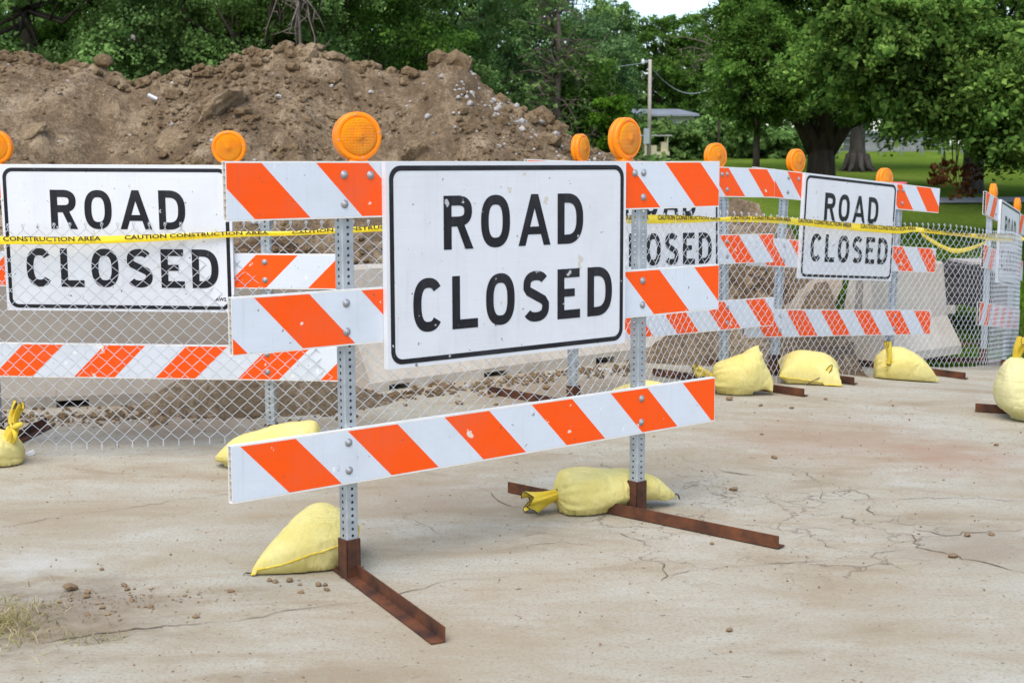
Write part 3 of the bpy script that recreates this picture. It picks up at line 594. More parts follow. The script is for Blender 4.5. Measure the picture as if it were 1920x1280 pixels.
def make_post_mesh(z0,z1):
    hw,ch=.0254,.0035; pit=.0254; N=int(round((z1-z0)/pit)); fw=hw-ch; r=.0058
    oct_=[(r*math.cos(R(45*i)),r*math.sin(R(45*i))) for i in range(8)]
    rec=[(fw,0),(fw,pit/2),(0,pit/2),(-fw,pit/2),(-fw,0),(-fw,-pit/2),(0,-pit/2),(fw,-pit/2)]
    Q=[]
    for i in range(N):
        zc=z0+pit*(i+.5)
        for s in range(4):
            ca,sa=math.cos(s*math.pi/2),math.sin(s*math.pi/2)
            def T(u,z): return (u*ca+hw*sa, u*sa-hw*ca, zc+z)
            for j in range(8):
                k_=(j+1)%8; Q.append([T(*rec[j]),T(*rec[k_]),T(*oct_[k_]),T(*oct_[j])])
    zt_=z0+pit*N
    for s in range(4):
        ca,sa=math.cos(s*math.pi/2),math.sin(s*math.pi/2)
        a=(fw*ca+hw*sa,fw*sa-hw*ca); b=(hw*ca+fw*sa,hw*sa-fw*ca); Q.append([(*a,z0),(*b,z0),(*b,zt_),(*a,zt_)])
    return np.array(Q)
m=MB(); m.lathe([(.0001,-.0),(.0155,-.0),(.0155,-.002),(.0095,-.0024),(.0085,-.006),(.0055,-.0085),(.0001,-.0092)],12); BOLT=m.build('bolt',MT['bolt'],None,True).data
bpy.data.objects.remove(bpy.data.objects['bolt'])
# warning light meshes
m=MB(); m.lathe([(.069,-.0235),(.073,-.0265),(.0835,-.0245),(.0885,-.018),(.089,-.003),(.086,-.002),(.086,.002),(.089,.003),(.0885,.018),(.0835,.0245),(.073,.0265),(.069,.0235)],40)
m.box((-.034,-.021,-.125),(.034,.021,-.082)); LIGHT=m.build('t0',MT['amber'],None,True).data
m=MB(); m.lathe([(.0695,-.0225),(.0675,-.028),(.058,-.0322),(.036,-.0360),(.014,-.0375),(.012,-.0405),(.0001,-.0412)],40); LENS=m.build('t1',MT['lens'],None,True).data
m=MB(); m.lathe([(.0035,-.0255),(.0035,-.0275),(.002,-.0285),(.0001,-.029)],8); SCREW=m.build('t2',MT['bolt'],None,True).data
for q in ('t0','t1','t2'): bpy.data.objects.remove(bpy.data.objects[q])
def lk(name,me,parent,loc=(0,0,0),rot=(0,0,0)):
    o=bpy.data.objects.new(name,me); COL.objects.link(o); o.parent=parent; o.location=loc; o.rotation_euler=rot; return o
def frame(x,y,z,yaw,roll,lean):
    s=Vector((math.cos(yaw),math.sin(yaw),0)); n=Vector((math.sin(yaw),-math.cos(yaw),0)); t=Vector((0,0,1))
    s2=math.cos(roll)*s+math.sin(roll)*t; t2=-math.sin(roll)*s+math.cos(roll)*t
    t3=math.cos(lean)*t2+math.sin(lean)*n; n3=math.cos(lean)*n-math.sin(lean)*t2
    M=Matrix.Identity(4)
    for i in range(3): M[i][0]=s2[i]; M[i][1]=-n3[i]; M[i][2]=t3[i]; M[i][3]=(x,y,z)[i]
    return M
def angle_iron(a,b,side,parent,Minv):      # L section from a to b on the ground, upright leg on the given side (+1 = left of a->b)
    a,b=Vector(a),Vector(b); t=(b-a).normalized(); nrm=Vector((-t.y,t.x,0)).normalized()*side; up=Vector((0,0,1)); w,th=.051,.0055
    sec=[(0,0),(-w,0),(-w,th),(-th,th),(-th,w),(0,w)]   # offset along nrm, up; upright leg face at 0
    v=[];N=6
    for i in range(N+1):
        p=a+(b-a)*i/N
        for q in sec: v.append(Minv@(p+nrm*q[0]+up*(q[1]+.004)))
    n=6; f=[(i*n+j,i*n+(j+1)%n,(i+1)*n+(j+1)%n,(i+1)*n+j) for i in range(N) for j in range(n)]+[tuple(range(n)),tuple(N*n+j for j in range(n-1,-1,-1))]
    return pydata('base_iron',v,f,MT['rust'],parent)
def barricade(fr, so, tops, H, u0s, pers, sg, xoff, lights, bases, label, bolts_extra=(), aws=False, L=2.461, posts=(-.132,1.378)):
    M=frame(*fr); Mi=M.inverted(); root=empty('road_barricade'); root.matrix_world=M; tag(root,label,'barricade','road closed barricades')
    feet=[]
    for k_,ps in enumerate(posts):
        s=so+ps; p=M@Vector((s,.052,0)); zf=float(zt(p.x,p.y)); zl_=(zf-p.z)+.008
        o=quadmesh('post',make_post_mesh(zl_+.07,tops[0]-.012),MT['galv'],root); o.location=(s,.0525,0); feet.append(M@Vector((s,.0525,zl_)))
        sl=MB(); 
        for a in range(4):
            ca,sa=math.cos(a*math.pi/2),math.sin(a*math.pi/2); sl.box((-.030,.0262,zl_),(.030,.030,zl_+.145),0,Matrix.Rotation(a*math.pi/2,4,'Z'))
        o2=sl.build('post_sleeve',MT['rust'],root); o2.location=(s,.0525,0)
    for k_,(a,b,side) in enumerate(bases):
        if a is None:
            nn=Vector((M[0][1],M[1][1],0)).normalized(); f_=feet[k_]; a=f_+nn*b[0]; bb=f_-nn*b[1]; off=Vector((nn.y,-nn.x,0))*side*-.03
            a=a+off; bb=bb+off
        else: bb=b
        a=Vector((a[0],a[1],float(zt(a[0],a[1])))); bb=Vector((bb[0],bb[1],float(zt(bb[0],bb[1])))); angle_iron(a,bb,side,root,Mi)
    for j in range(3):
        rl=make_rail(root,L,H,u0s[j],pers[j],sg,xoff[j],tops[j])
        for ps in posts:
            for dz in (.048,.152): lk('bolt',BOLT,rl,(so+ps-.03*(1 if sg>0 else 0)-xoff[j],-.0005,H-dz*H/.203))
        if j==0:
            for bx_ in bolts_extra: lk('bolt',BOLT,rl,(bx_,-.0005,H-.05))
    sp=MB(); sp.box((0,0,0),(SW,.0255,SH),0); sgn=sp.build('sign_panel',[MT['signwhite']],root); sgn.location=(so,-.0265,tops[0]-SH-.002)
    lk('border',BORDER,sgn)
    for key,x in LETX.items():
        row=17.0 if key in('R','O1','A','D1') else 5.0
        lk('letter',LET_ME[key],sgn,(x*.0254,0,row*.0254))
    if aws: lk('lettering',AWS,sgn,(44.1*.0254,-.0012,2.4*.0254),(math.pi/2,0,0))
    for s,t,th in lights:
        yaw=fr[3]; lo=lk('warning_light',LIGHT,root,(s,.05,t),(0,0,th-yaw))
        le=lk('lens',LENS,lo); lb=lk('lens',LENS,lo,(0,0,0),(0,0,math.pi))
        for a in (100,190,280,10): lk('screw',SCREW,lo,(.0775*math.cos(R(a)),0,.0775*math.sin(R(a))))
    return root,M,feet
AWS=text_mesh('AWS',.026,MT['black'],bold=.0006)
B1,M1,F1=barricade((-.96,4.799,0,.6948,.0008,-.0026),.634,(1.547,1.0866,.5748),.203,(.350,.082,.030),(.4395,.4418,.4424),1,(0,.008,-.008),
 [(.563,1.636,R(24)),(1.918,1.642,R(47))],[((-.56,5.12),(-.215,4.43),1),((-.02,6.52),(1.07,5.55),-1)],'front and largest barricade, white road closed sign between two amber warning lights',(.585,1.93))
# left front base continues behind the post
angle_iron((-.86,5.70,0),(-.562,5.124,0),1,B1,M1.inverted())
B2,M2,F2=barricade((-3.335,7.56,-.0085,-.0633,-.0044,.0425),.6686,(1.547,1.0902,.6024),.184,(.31,2.02,.310),(.4425,.4425,.4425),-1,(0,-.012,-.017),
 [(.622,1.634,R(3)),(1.865,1.636,R(4))],[(None,(.6,.5),-1),(None,(.6,.5),-1)],'barricade behind the fence at the left with its sign facing straight ahead',(.70,1.83),True)
B3,M3,F3=barricade((.107,8.118,.0495,.7848,-.0254,-.0435),.56,(1.5153,1.0669,.6242),.199,(2.14,1.83,2.12),(.4425,.4425,.465),1,(0,-.016,-.0105),
 [(.508,1.593,R(62)),(1.845,1.586,R(36))],[(None,(.78,.6),-1),(None,(.65,.62),-1)],'barricade half hidden behind the right end of the front barricade',(.5,1.85))
B4,M4,F4=barricade((1.619,9.845,-.0242,.7494,-.0729,-.0109),.56,(1.5426,1.0564,.5516),.200,(.37,.44,.468),(.43,.43,.43),1,(0,.0014,-.0127),
 [(.541,1.622,R(42)),(1.712,1.568,R(42))],[(None,(.65,.66),-1),(None,(.7,.66),-1)],'barricade tilted to the right in front of the upright barrier end',(.52,1.83))
B5,M5,F5=barricade((4.082,12.279,-.2281,1.091,-.1214,-.0156),.702,(1.5367,1.0737,.5702),.203,(.0,.0,.0),(.443,.443,.443),-1,(0,.024,-.05),
 [(.697,1.59,R(64)),(2.249,1.614,R(66))],[(None,(.7,.7),-1),(None,(.7,.7),-1)],'farthest barricade at the right edge, seen almost edge on')
# base iron of a barricade standing just outside the frame on the right
o=empty('barricade_base',(3.9,8.35,float(zt(3.9,8.35))),0,'rusty base iron under the tall pale sandbag at the right edge','barricade base'); Mi=Matrix.Translation(-Vector(o.location))
angle_iron((2.87,8.66,float(zt(2.87,8.66))),(4.2,8.22,float(zt(4.2,8.22))),-1,o,Mi)
pp=quadmesh('post',make_post_mesh(.07,1.5),MT['galv'],o); pp.location=(.0,.02,0)
# ------------------------------------------------------------------ chain link fence
# plan path of the mesh: (x pixel, distance, ground clearance pixel, top pixel)
FP=[(-220,7.37,846,420),(-60,7.36,845,419),(160,7.35,842,418),(377,7.37,831,417),(640,7.40,820,413),(860,7.52,806,409),(1060,7.83,792,404),(1170,8.22,778,401),(1200,8.50,768,400),(1275,8.92,744,397),(1336,9.20,728,395),(1395,9.46,722,397),(1451,9.68,716,402),(1513,10.10,709,410),(1600,10.55,702,414),(1690,10.97,695,417),(1765,11.34,691,420),(1825,11.72,688,428),(1853,12.05,686,431),(1874,12.65,684,433),(1895,13.5,681,437),(1909,14.25,679,443)]
fx=np.array([(a-960)/FPX for a,_,_,_ in FP]); fy=np.array([b for _,b,_,_ in FP])
pl=np.array([[at(a,640,b).x,b] for a,b,_,_ in FP]); zb=np.array([at(a,c,b).z for a,b,c,_ in FP]); ztp=np.array([at(a,t,b).z for a,b,_,t in FP])
# smooth by chord-length resampling (Catmull-Rom)
def cr(P,n=12):
    P=np.asarray(P); E=np.vstack([2*P[0]-P[1],P,2*P[-1]-P[-2]]); o=[]
    for i in range(1,len(E)-2):
        for t in np.linspace(0,1,n,endpoint=False):
            a,b,c,d_=E[i-1],E[i],E[i+1],E[i+2]; o.append(.5*((2*b)+(c-a)*t+(2*a-5*b+4*c-d_)*t*t+(3*b-a-3*c+d_)*t**3))
    o.append(P[-1]); return np.array(o)
full=cr(np.column_stack([pl,zb,ztp])); seg=np.linalg.norm(np.diff(full[:,:2],axis=0),axis=1); arc=np.concatenate([[0],np.cumsum(seg)]); FL=arc[-1]
def fpos(a):
    a=np.clip(a,0,FL); q=[np.interp(a,arc,full[:,i]) for i in range(4)]
    e=.02; x0,x1=np.interp(np.clip(a-e,0,FL),arc,full[:,0]),np.interp(np.clip(a+e,0,FL),arc,full[:,0]); y0,y1=np.interp(np.clip(a-e,0,FL),arc,full[:,1]),np.interp(np.clip(a+e,0,FL),arc,full[:,1])
    tx,ty=x1-x0,y1-y0; l=np.hypot(tx,ty)+1e-9; return q[0],q[1],q[2],q[3],ty/l,-tx/l     # normal towards the viewer
def wire_path(a,v,dn):                        # a arc, v 0..1 bottom to top, dn normal offset
    x,y,b,t,nx,ny=fpos(a); z=b+(t-b)*v; bul=.018*vn(a*1.1,v*2.2,4.4)+.012*vn(a*3.1,v*1.3,8.8)
    return np.stack([x+nx*(dn+bul),y+ny*(dn+bul),z+.006*vn(a*1.7,0*a,2.2)],-1)
fence=empty('chain_link_fence',(full[0][0],full[0][1],0),0,'low galvanised chain link mesh strung along the barricades','fence')
p_=.0405; NW=int(FL/p_)-1; rows=29; WR=.0019; stuffV=[];stuffF=[]
cutw=max(0,NW-298)
for i in range(NW):
    a=[];vv=[];dn=[]
    a0=p_*(i+.5)
    for k_ in range(rows+1):
        sgn_=(1 if (k_+i)%2 else -1); kk=k_/rows; aa=a0+sgn_*p_*.5
        z_=.022+.952*kk; e=.0019
        a+=[aa,aa]; vv+=[z_-e,z_+e]; dn+=[sgn_*.0022*(1 if i%2 else -1)]*2
    # knuckles
    top=(1 if (rows+i)%2 else -1); bot=(1 if i%2 else -1)
    a=[a0+bot*p_*.42,a0+bot*p_*.58]+a+[a0+top*p_*.62,a0+top*p_*.40,a0+top*p_*.30]; vv=[-.004,.004]+vv+[.988,1.0,.990]; dn=[.003,.003]+dn+[.002,-.004,-.006]
    P=wire_path(np.array(a),np.array(vv),np.array(dn))
    mb=MB(); mb.tube(P,WR,4,0,False)
    if i<300-2: 
        o=mb.build('wire',MT['wire'],fence,True)
    else:
        b=len(stuffV); stuffV+=mb.v; stuffF+=[tuple(b+j for j in q) for q in mb.f]
for o in [c for c in fence.children]: o.matrix_parent_inverse=Matrix.Translation(-Vector(fence.location))
if stuffV:
    o=pydata('wire_mesh',stuffV,stuffF,MT['wire'],fence,True); o['kind']='stuff'; o.matrix_parent_inverse=Matrix.Translation(-Vector(fence.location))
print('fence length',FL,'wires',NW)
# ------------------------------------------------------------------ caution tape
TP=[(-120,453,7),(0,450.5,7.5),(110,451,7),(210,449,7),(310,445,6.5),(420,440,5.5),(480,438.5,4.5),(560,437,4),(625,433,5),(720,428,5.5),(860,421,6),(1000,416,7),(1120,411,8),(1180,411,8),(1250,411,8),(1310,411,6),(1345,411.5,3.5),(1380,411,5),(1440,411.5,6),(1500,416,6.5),(1560,422,7),(1620,427,7),(1684,431.5,6.5),(1715,430,5),(1760,436,3),(1800,440,3),(1840,443,5),(1875,445.5,7),(1905,447,5),(1925,448.5,2.5)]
def fence_y(px):                               # distance of the mesh on a pixel column
    return float(np.interp(px,[a for a,_,_,_ in FP],[b for _,b,_,_ in FP]))
def ribbon(TPs, off, name, mat, label, twist=True):
    C=cr(np.array(TPs,float),10); rows_=[]; 
    for k_,(px,py,hw) in enumerate(C):
        y=fence_y(px)-off; c=at(px,py,y); h=hw/FPX*y; ang=.25*float(vn(k_*.11,3.3))
        fold=.004*float(vn(k_*.35,1.0))
        rows_.append([c+Vector((0,-.002-fold*.0,-h)),c+Vector((0,-.006-.006*math.sin(ang*6),-h*.35)),c+Vector((0,-.004+.006*math.sin(ang*5),h*.35)),c+Vector((0,-.001,h))])
    G=np.array([[list(p) for p in r] for r in rows_]); o=grid(name,G,mat); tag(o,label,'tape'); return o,G
tape,TG=ribbon(TP,.028,'caution_tape',MT['tape'],'long yellow caution tape strung along the top of the fence')
cen=TG.mean(1); ta=np.concatenate([[0],np.cumsum(np.linalg.norm(np.diff(cen,axis=0),axis=1))])
def map_text(me, a0, hfrac, zoff, width):
    n=len(me.vertices); co=np.empty(n*3); me.vertices.foreach_get('co',co); co=co.reshape(-1,3); x=co[:,0]; x=(x-x.min())/(x.max()-x.min())*width; y=(co[:,1]-co[:,1].min())/(co[:,1].max()-co[:,1].min())
    a=a0+x; o=np.zeros((n,3)); lo=np.stack([np.interp(a,ta,TG[:,0,i]) for i in range(3)],1); hi=np.stack([np.interp(a,ta,TG[:,3,i]) for i in range(3)],1); mid=np.stack([np.minimum(np.interp(a,ta,TG[:,1,i]),np.interp(a,ta,TG[:,2,i])) for i in range(3)],1)
    t=zoff+y*hfrac; o=lo+(hi-lo)*t[:,None]; o[:,1]=np.minimum(mid[:,1],np.minimum(lo[:,1],hi[:,1]))-.0035
    me.vertices.foreach_set('co',o.reshape(-1)); me.update()
a=.12
while a<ta[-1]-.8:
    me=text_mesh('CAUTION CONSTRUCTION AREA',.05,MT['tapeprint'],bold=.0012); map_text(me,a,.60,.42,.74); lk('lettering',me,tape); a+=.86
loop,_=ribbon([(1727,438,3),(1745,450,4),(1768,463,4),(1790,470,4.5),(1815,467,4),(1840,458,3),(1850,452,2)],-.03,'loose_tape',MT['tape'],'loose loop of yellow tape sagging behind the fence mesh')
# ------------------------------------------------------------------ sandbags
def finish_bag(V,F,root,mat,loc,rot,wr=.006,seed=0,name='sack'):
    V=np.asarray(V); M=Matrix.Translation(loc)@rot.to_4x4(); W_=np.array([list(M@Vector(v)) for v in V])
    nz=fbm(V[:,0]*9+seed,V[:,1]*9,V[:,2]*9,3)
    cre=np.maximum(0,.22-np.abs(fbm(V[:,0]*6+seed*3.3,V[:,1]*15+seed,V[:,2]*11,2)))/.22; cr2=np.maximum(0,.16-np.abs(fbm(V[:,0]*17+seed*1.3,V[:,1]*7,V[:,2]*9+seed,2)))/.16
    ctr=W_.mean(0); rad=W_-ctr; rad/=np.linalg.norm(rad,axis=1)[:,None]+1e-6
    W_=W_+wr*nz[:,None]*np.array([.4,.4,1])-rad*(.0045*cre**2+.003*cr2**2)[:,None]
    g=zt(W_[:,0],W_[:,1])+.004; lowm=W_[:,2]<g+.02
    W_[:,2]=np.where(lowm, g+.004*np.exp((W_[:,2]-g-.02)*20), W_[:,2])
    o=pydata(name,W_-np.array(root.location),F,mat,root,True); return o,M
def spl(xs_,ys_,t):
    C=cr(np.column_stack([xs_,ys_]),10); return np.interp(t,C[:,0],C[:,1])
def bag_tube(root,prof,mat,loc,rot,pleat0=0,pleat1=0,seed=0,nr=90,ns=72,wr=.006,tail=0):
    pr=np.array(prof); t=np.linspace(pr[0,0],pr[-1,0],nr); w=spl(pr[:,0],pr[:,1],t); h=spl(pr[:,0],pr[:,2],t); zc=spl(pr[:,0],pr[:,3],t); yc=spl(pr[:,0],pr[:,4],t) if pr.shape[1]>4 else 0*t
    V=[];F=[]
    for i in range(nr):
        for j in range(ns):
            a=2*math.pi*j/ns; c,s=math.cos(a),math.sin(a); e=.82
            d0,d1=abs(t[i]-t[0]),abs(t[i]-t[-1])
            k_=1+pleat0*(.07*math.cos(15*a+seed)+.05*math.cos(9*a+2*seed))*math.exp(-d0/.05)+pleat1*(.07*math.cos(14*a+seed)+.05*math.cos(8*a))*math.exp(-d1/.05)+.02*math.cos(5*a+9*t[i]+seed)
            k_+= tail*.02*math.cos(t[i]*260)*math.exp(-d1/.06)
            V.append((t[i],yc[i]+w[i]*k_*math.copysign(abs(c)**e,c),zc[i]+h[i]*k_*math.copysign(abs(s)**e,s)))
    for i in range(nr-1):
        for j in range(ns): F.append((i*ns+j,(i+1)*ns+j,(i+1)*ns+(j+1)%ns,i*ns+(j+1)%ns))
    F+=[tuple(range(ns)),tuple((nr-1)*ns+j for j in range(ns-1,-1,-1))]
    return finish_bag(V,F,root,mat,loc,rot,wr,seed)
def pillow(root,a,b,ht,hb,mat,loc,rot,k=.13,seed=0,n=30,ex=.5,seam=True,corner=None,quad=None):
    u=np.linspace(-1,1,n); U,Vv=np.meshgrid(u,u); X_=a*U*(1-k*(1-Vv**2)); Y_=b*Vv*(1-k*(1-U**2)); B=np.clip((1-U**2)*(1-Vv**2),0,1)**ex
    if corner is not None: B=B*(1+corner*U)
    top=np.stack([X_,Y_,ht*B],-1).reshape(-1,3); bot=np.stack([X_,Y_,-hb*B],-1).reshape(-1,3)
    if quad is not None:                               # corners A(-,-) B(+,-) C(+,+) D(-,+) in world space, local to loc
        A_,B_,C_,D_=[np.array(q)-np.array(loc) for q in quad]; nn=np.cross(B_-A_,D_-A_)+np.cross(D_-C_,B_-C_); nn/=np.linalg.norm(nn)
        def bil(P_,sg_):
            uu,vv=(P_[:,0]/a+1)/2,(P_[:,1]/b+1)/2
            return A_*((1-uu)*(1-vv))[:,None]+B_*(uu*(1-vv))[:,None]+C_*(uu*vv)[:,None]+D_*((1-uu)*vv)[:,None]+P_[:,2:3]*(nn if sg_>0 else np.array([nn[0]*.3,nn[1]*.6,1.0]))
        top,bot=bil(top,1),bil(bot,-1)
    V=np.concatenate([top,bot]); F=[]
    for i in range(n-1):
        for j in range(n-1):
            q=(i*n+j,i*n+j+1,(i+1)*n+j+1,(i+1)*n+j); F.append(q); F.append(tuple(n*n+x for x in q[::-1]))
    o,M=finish_bag(V,F,root,mat,loc,rot,.006,seed)
    if seam:
        ring=[(0,j) for j in range(n)]+[(i,n-1) for i in range(n)]+[(n-1,j) for j in range(n-1,-1,-1)]+[(i,0) for i in range(n-1,-1,-1)]
        pts=[]; me=o.data
        for i,j in ring:
            p=me.vertices[i*n+j].co; q=Vector((X_[i,j],Y_[i,j],0)); pts.append(p.copy())
        mb=MB(); mb.tube(pts,[.0035+.0012*math.sin(i*1.3) for i in range(len(pts))],5); mb.build('seam',MT['bagdeep'],root,True)
    return o,M
def neck(root, base, direction, L, r0, r1, mat, seed=0, curl=0.0, tie=True):
    # gathered neck that widens into a crumpled ruffle; base and direction in world space
    g=np.random.default_rng(seed); d_=Vector(direction).normalized(); sd=d_.cross(Vector((0,0,1))); sd=sd.normalized() if sd.length>.1 else Vector((1,0,0)); up=sd.cross(d_); V=[];F=[];nr,ns=14,26; b=Vector(base)-Vector(root.location)
    for i in range(nr):
        t=i/(nr-1); r=r0+(r1-r0)*t**1.3; c=b+d_*(L*t)+up*(curl*L*math.sin(t*3.0))
        for j in range(ns):
            a=2*math.pi*j/ns; rr=r*(1+.32*t*math.cos(5*a+seed+t*2)+.14*math.cos(9*a+2*seed)); fl=.85+.2*math.sin(seed+t*2)
            V.append(c+sd*(rr*math.cos(a))+up*(rr*fl*math.sin(a))+d_*(.16*L*t*math.cos(3*a+seed)))
    for i in range(nr-1):
        for j in range(ns): F.append((i*ns+j,(i+1)*ns+j,(i+1)*ns+(j+1)%ns,i*ns+(j+1)%ns))
    for v in V:
        wv=v+Vector(root.location); gz=float(zt(wv.x,wv.y))+.004
        if wv.z<gz: v.z+=gz-wv.z
    o=pydata('tied_neck',V,F,mat,root,True)
    edge=MB(); edge.tube([V[(nr-1)*ns+j] for j in list(range(ns))+[0]],.0022,4,0,False); edge.build('hem',MT['tie'],o,True)
    if tie:
        mb=MB(); c=b+d_*(L*.02); mb.tube([c+sd*(r0*1.15*math.cos(x))+up*(r0*.9*math.sin(x)) for x in np.linspace(0,6.3,14)],.003,5); mb.build('tie',MT['tie'],o,True)
    return o
def E(rx=0,ry=0,rz=0): return (Matrix.Rotation(rz,3,'Z')@Matrix.Rotation(ry,3,'Y')@Matrix.Rotation(rx,3,'X'))
SG='yellow sandbags on the barricade feet'
def bag_root(x,y,label): return empty('sandbag',(x,y,float(zt(x,y))),0,label,'sandbag',SG)
r=bag_root(-.74,5.36,'yellow sandbag with a sewn seam leaning on the left foot of the front barricade')
pillow(r,.25,.22,.095,.16,MT['bag'],(-.74,5.38,.0),E(),-.06,1,64,.42,True,None,[(-.985,5.175,.012),(-.60,5.235,.125),(-.61,5.50,.11),(-.79,5.57,.17)])
mb=MB(); c=gr(466,1078)-Vector(r.location)
for q in range(5): mb.tube([c+Vector((.004*q,0,.006)),c+Vector((-.010+.005*q,-.004,.012)),c+Vector((-.018+.008*q,-.006,.003+.006*(q%2)))],.0018,4)
mb.build('frayed_thread',MT['tie'],r)
r=bag_root(.36,6.12,'yellow sandbag with a ruffled tied neck lying across the right front foot')
yaw2=math.atan2(6.26-6.17,.70-.17)
bag_tube(r,[(-.235,.035,.028,.085),(-.222,.085,.062,.088),(-.19,.125,.088,.092),(-.10,.142,.096,.092),(.02,.125,.086,.096),(.12,.105,.072,.104),(.20,.082,.056,.092),(.27,.050,.036,.066),(.318,.014,.012,.045)],MT['bag'],(.425,6.215,.0),E(0,0,R(13)),1.0,0.3,2,110,80,.006,1)
neck(r,(.205,6.155,.085),(-.95,-.25,-.22),.14,.026,.060,MT['bagdeep'],3)
mb=MB(); mb.tube([Vector((.733,6.285,.048))-Vector(r.location)+Vector(q) for q in ((0,0,0),(.012,0,.008),(.022,-.004,0),(.026,-.004,-.016))],.004,5); mb.build('tie',MT['tie'],r)
r=bag_root(-2.66,7.22,'yellow sandbag at the left edge with its knotted neck sticking up')
bag_tube(r,[(-.36,.08,.05,.06),(-.28,.15,.085,.085),(-.10,.17,.10,.095),(.05,.14,.085,.085),(.115,.085,.055,.065),(.135,.04,.03,.05)],MT['bag'],(-2.66,7.18,.0),E(0,0,R(8)),0,.5,4)
neck(r,(-2.575,7.13,.115),(.30,-.05,.95),.105,.034,.024,MT['bagdeep'],6,0,True)
neck(r,(-2.545,7.125,.20),(.28,-.02,.95),.125,.021,.030,MT['bagdeep'],8,.10,True)
mb=MB(); q0=Vector((-2.545,7.11,.205))-Vector(r.location); mb.tube([q0,q0+Vector((.03,-.02,.012)),q0+Vector((.058,-.015,.022))],[.012,.016,.012],6); mb.tube([q0,q0+Vector((.02,-.02,-.03)),q0+Vector((.022,-.022,-.065))],[.010,.013,.010],6); mb.build('knot',MT['bagdeep'],r,True)
r=bag_root(-1.24,7.12,'flat yellow sandbag behind the left end of the lowest front board')
bag_tube(r,[(-.30,.03,.012,.045),(-.27,.08,.030,.060),(-.20,.13,.066,.082),(-.05,.16,.092,.100),(.10,.16,.108,.116),(.19,.15,.106,.118),(.225,.12,.085,.105),(.24,.06,.045,.08)],MT['bag'],(-1.215,7.14,.0),E(0,0,R(4)),.35,.25,5)
r=bag_root(.80,8.30,'yellow sandbag showing behind the right post of the front barricade')
pillow(r,.24,.20,.15,.08,MT['bag'],(.80,8.32,.11),E(R(6),0,R(10)),.1,7,26,.5)
r=bag_root(1.47,9.2,'yellow sandbag with a gathered neck at left and a peaked corner')
p0=on(1385,733)
bag_tube(r,[(-.165,.028,.022,.085),(-.15,.075,.075,.10),(-.10,.115,.105,.108),(.0,.135,.125,.122),(.09,.125,.135,.142),(.15,.09,.125,.145),(.19,.06,.08,.105),(.235,.035,.03,.045)],MT['bag'],(1.475,9.20,.045),E(0,0,R(-6)),1.3,.2,9,96,76,.007)
pillow(r,.085,.075,.045,.05,MT['bag'],(1.565,9.24,.268),E(R(20),R(-38),R(-10)),.05,3,14,.5,False)
neck(r,(1.325,9.20,.14),(-.95,-.1,.35),.145,.024,.045,MT['bagdeep'],4,.1)
r=bag_root(2.10,9.80,'crumpled yellow sandbag with a looped drawstring hem')
pillow(r,.215,.19,.15,.07,MT['bag'],(2.085,9.83,.085),E(R(10),R(6),R(-8)),.06,12,54,.42,True)
bm_=MB(); c0=at(1552,695,9.66)-Vector(r.location)
lp=[c0+Vector((.030*math.cos(x)*.75+.016*math.sin(x),-.01-.006*math.cos(x),.040*math.sin(x)+.016*math.cos(x))) for x in np.linspace(0,6.28,20)]
bm_.tube(lp,.003,5,0,False); bm_.tube([lp[11],at(1520,716,9.63)-Vector(r.location),at(1512,722,9.63)-Vector(r.location)],.003,5); bm_.build('drawstring',MT['tie'],r,True)
pydata('folded_flap',[tuple(p) for p in lp],[tuple(range(len(lp)))],MT['bagdeep'],r)
r=bag_root(2.93,10.35,'yellow sandbag with its twisted neck standing straight up')
bag_tube(r,[(-.205,.05,.05,.075),(-.19,.10,.085,.10),(-.13,.15,.122,.122),(-.03,.165,.13,.13),(.09,.15,.108,.11),(.18,.11,.07,.075),(.235,.06,.03,.035),(.26,.03,.012,.02)],MT['bag'],(2.895,10.40,-.07),E(0,0,R(-8)),.9,.2,11,96,76)
neck(r,(2.755,10.26,.08),(-.10,-.02,1),.155,.016,.022,MT['bagdeep'],5,.05)
mb=MB(); 
for q in range(9):
    x=q/9*6.28; c=Vector((2.765,10.262,.082))-Vector(r.location); mb.tube([c,c+Vector((.03*math.cos(x),-.008,.03*math.sin(x))),c+Vector((.065*math.cos(x),.0,.062*math.sin(x)))],[.006,.005,.001],4)
mb.build('gather_fold',MT['bagdeep'],r,True)
r=bag_root(3.28,8.42,'tall pale sandbag slumped at the right edge of the picture')
bag_tube(r,[(0,.09,.10,0,-.05),(.03,.14,.13,0,-.03),(.09,.19,.165,0,0),(.19,.205,.165,.0,.01),(.27,.165,.14,.0,.035),(.335,.10,.09,.0,.075),(.375,.05,.045,.0,.095),(.39,.025,.025,0,.10)],MT['bagpale'],(3.125,8.42,.0),E(0,R(-90),R(90)),.1,.9,13,96,76,.007,1)
neck(r,(3.025,8.42,.365),(.30,-.1,.9),.13,.026,.055,MT['bagdeep'],9,.1,False)
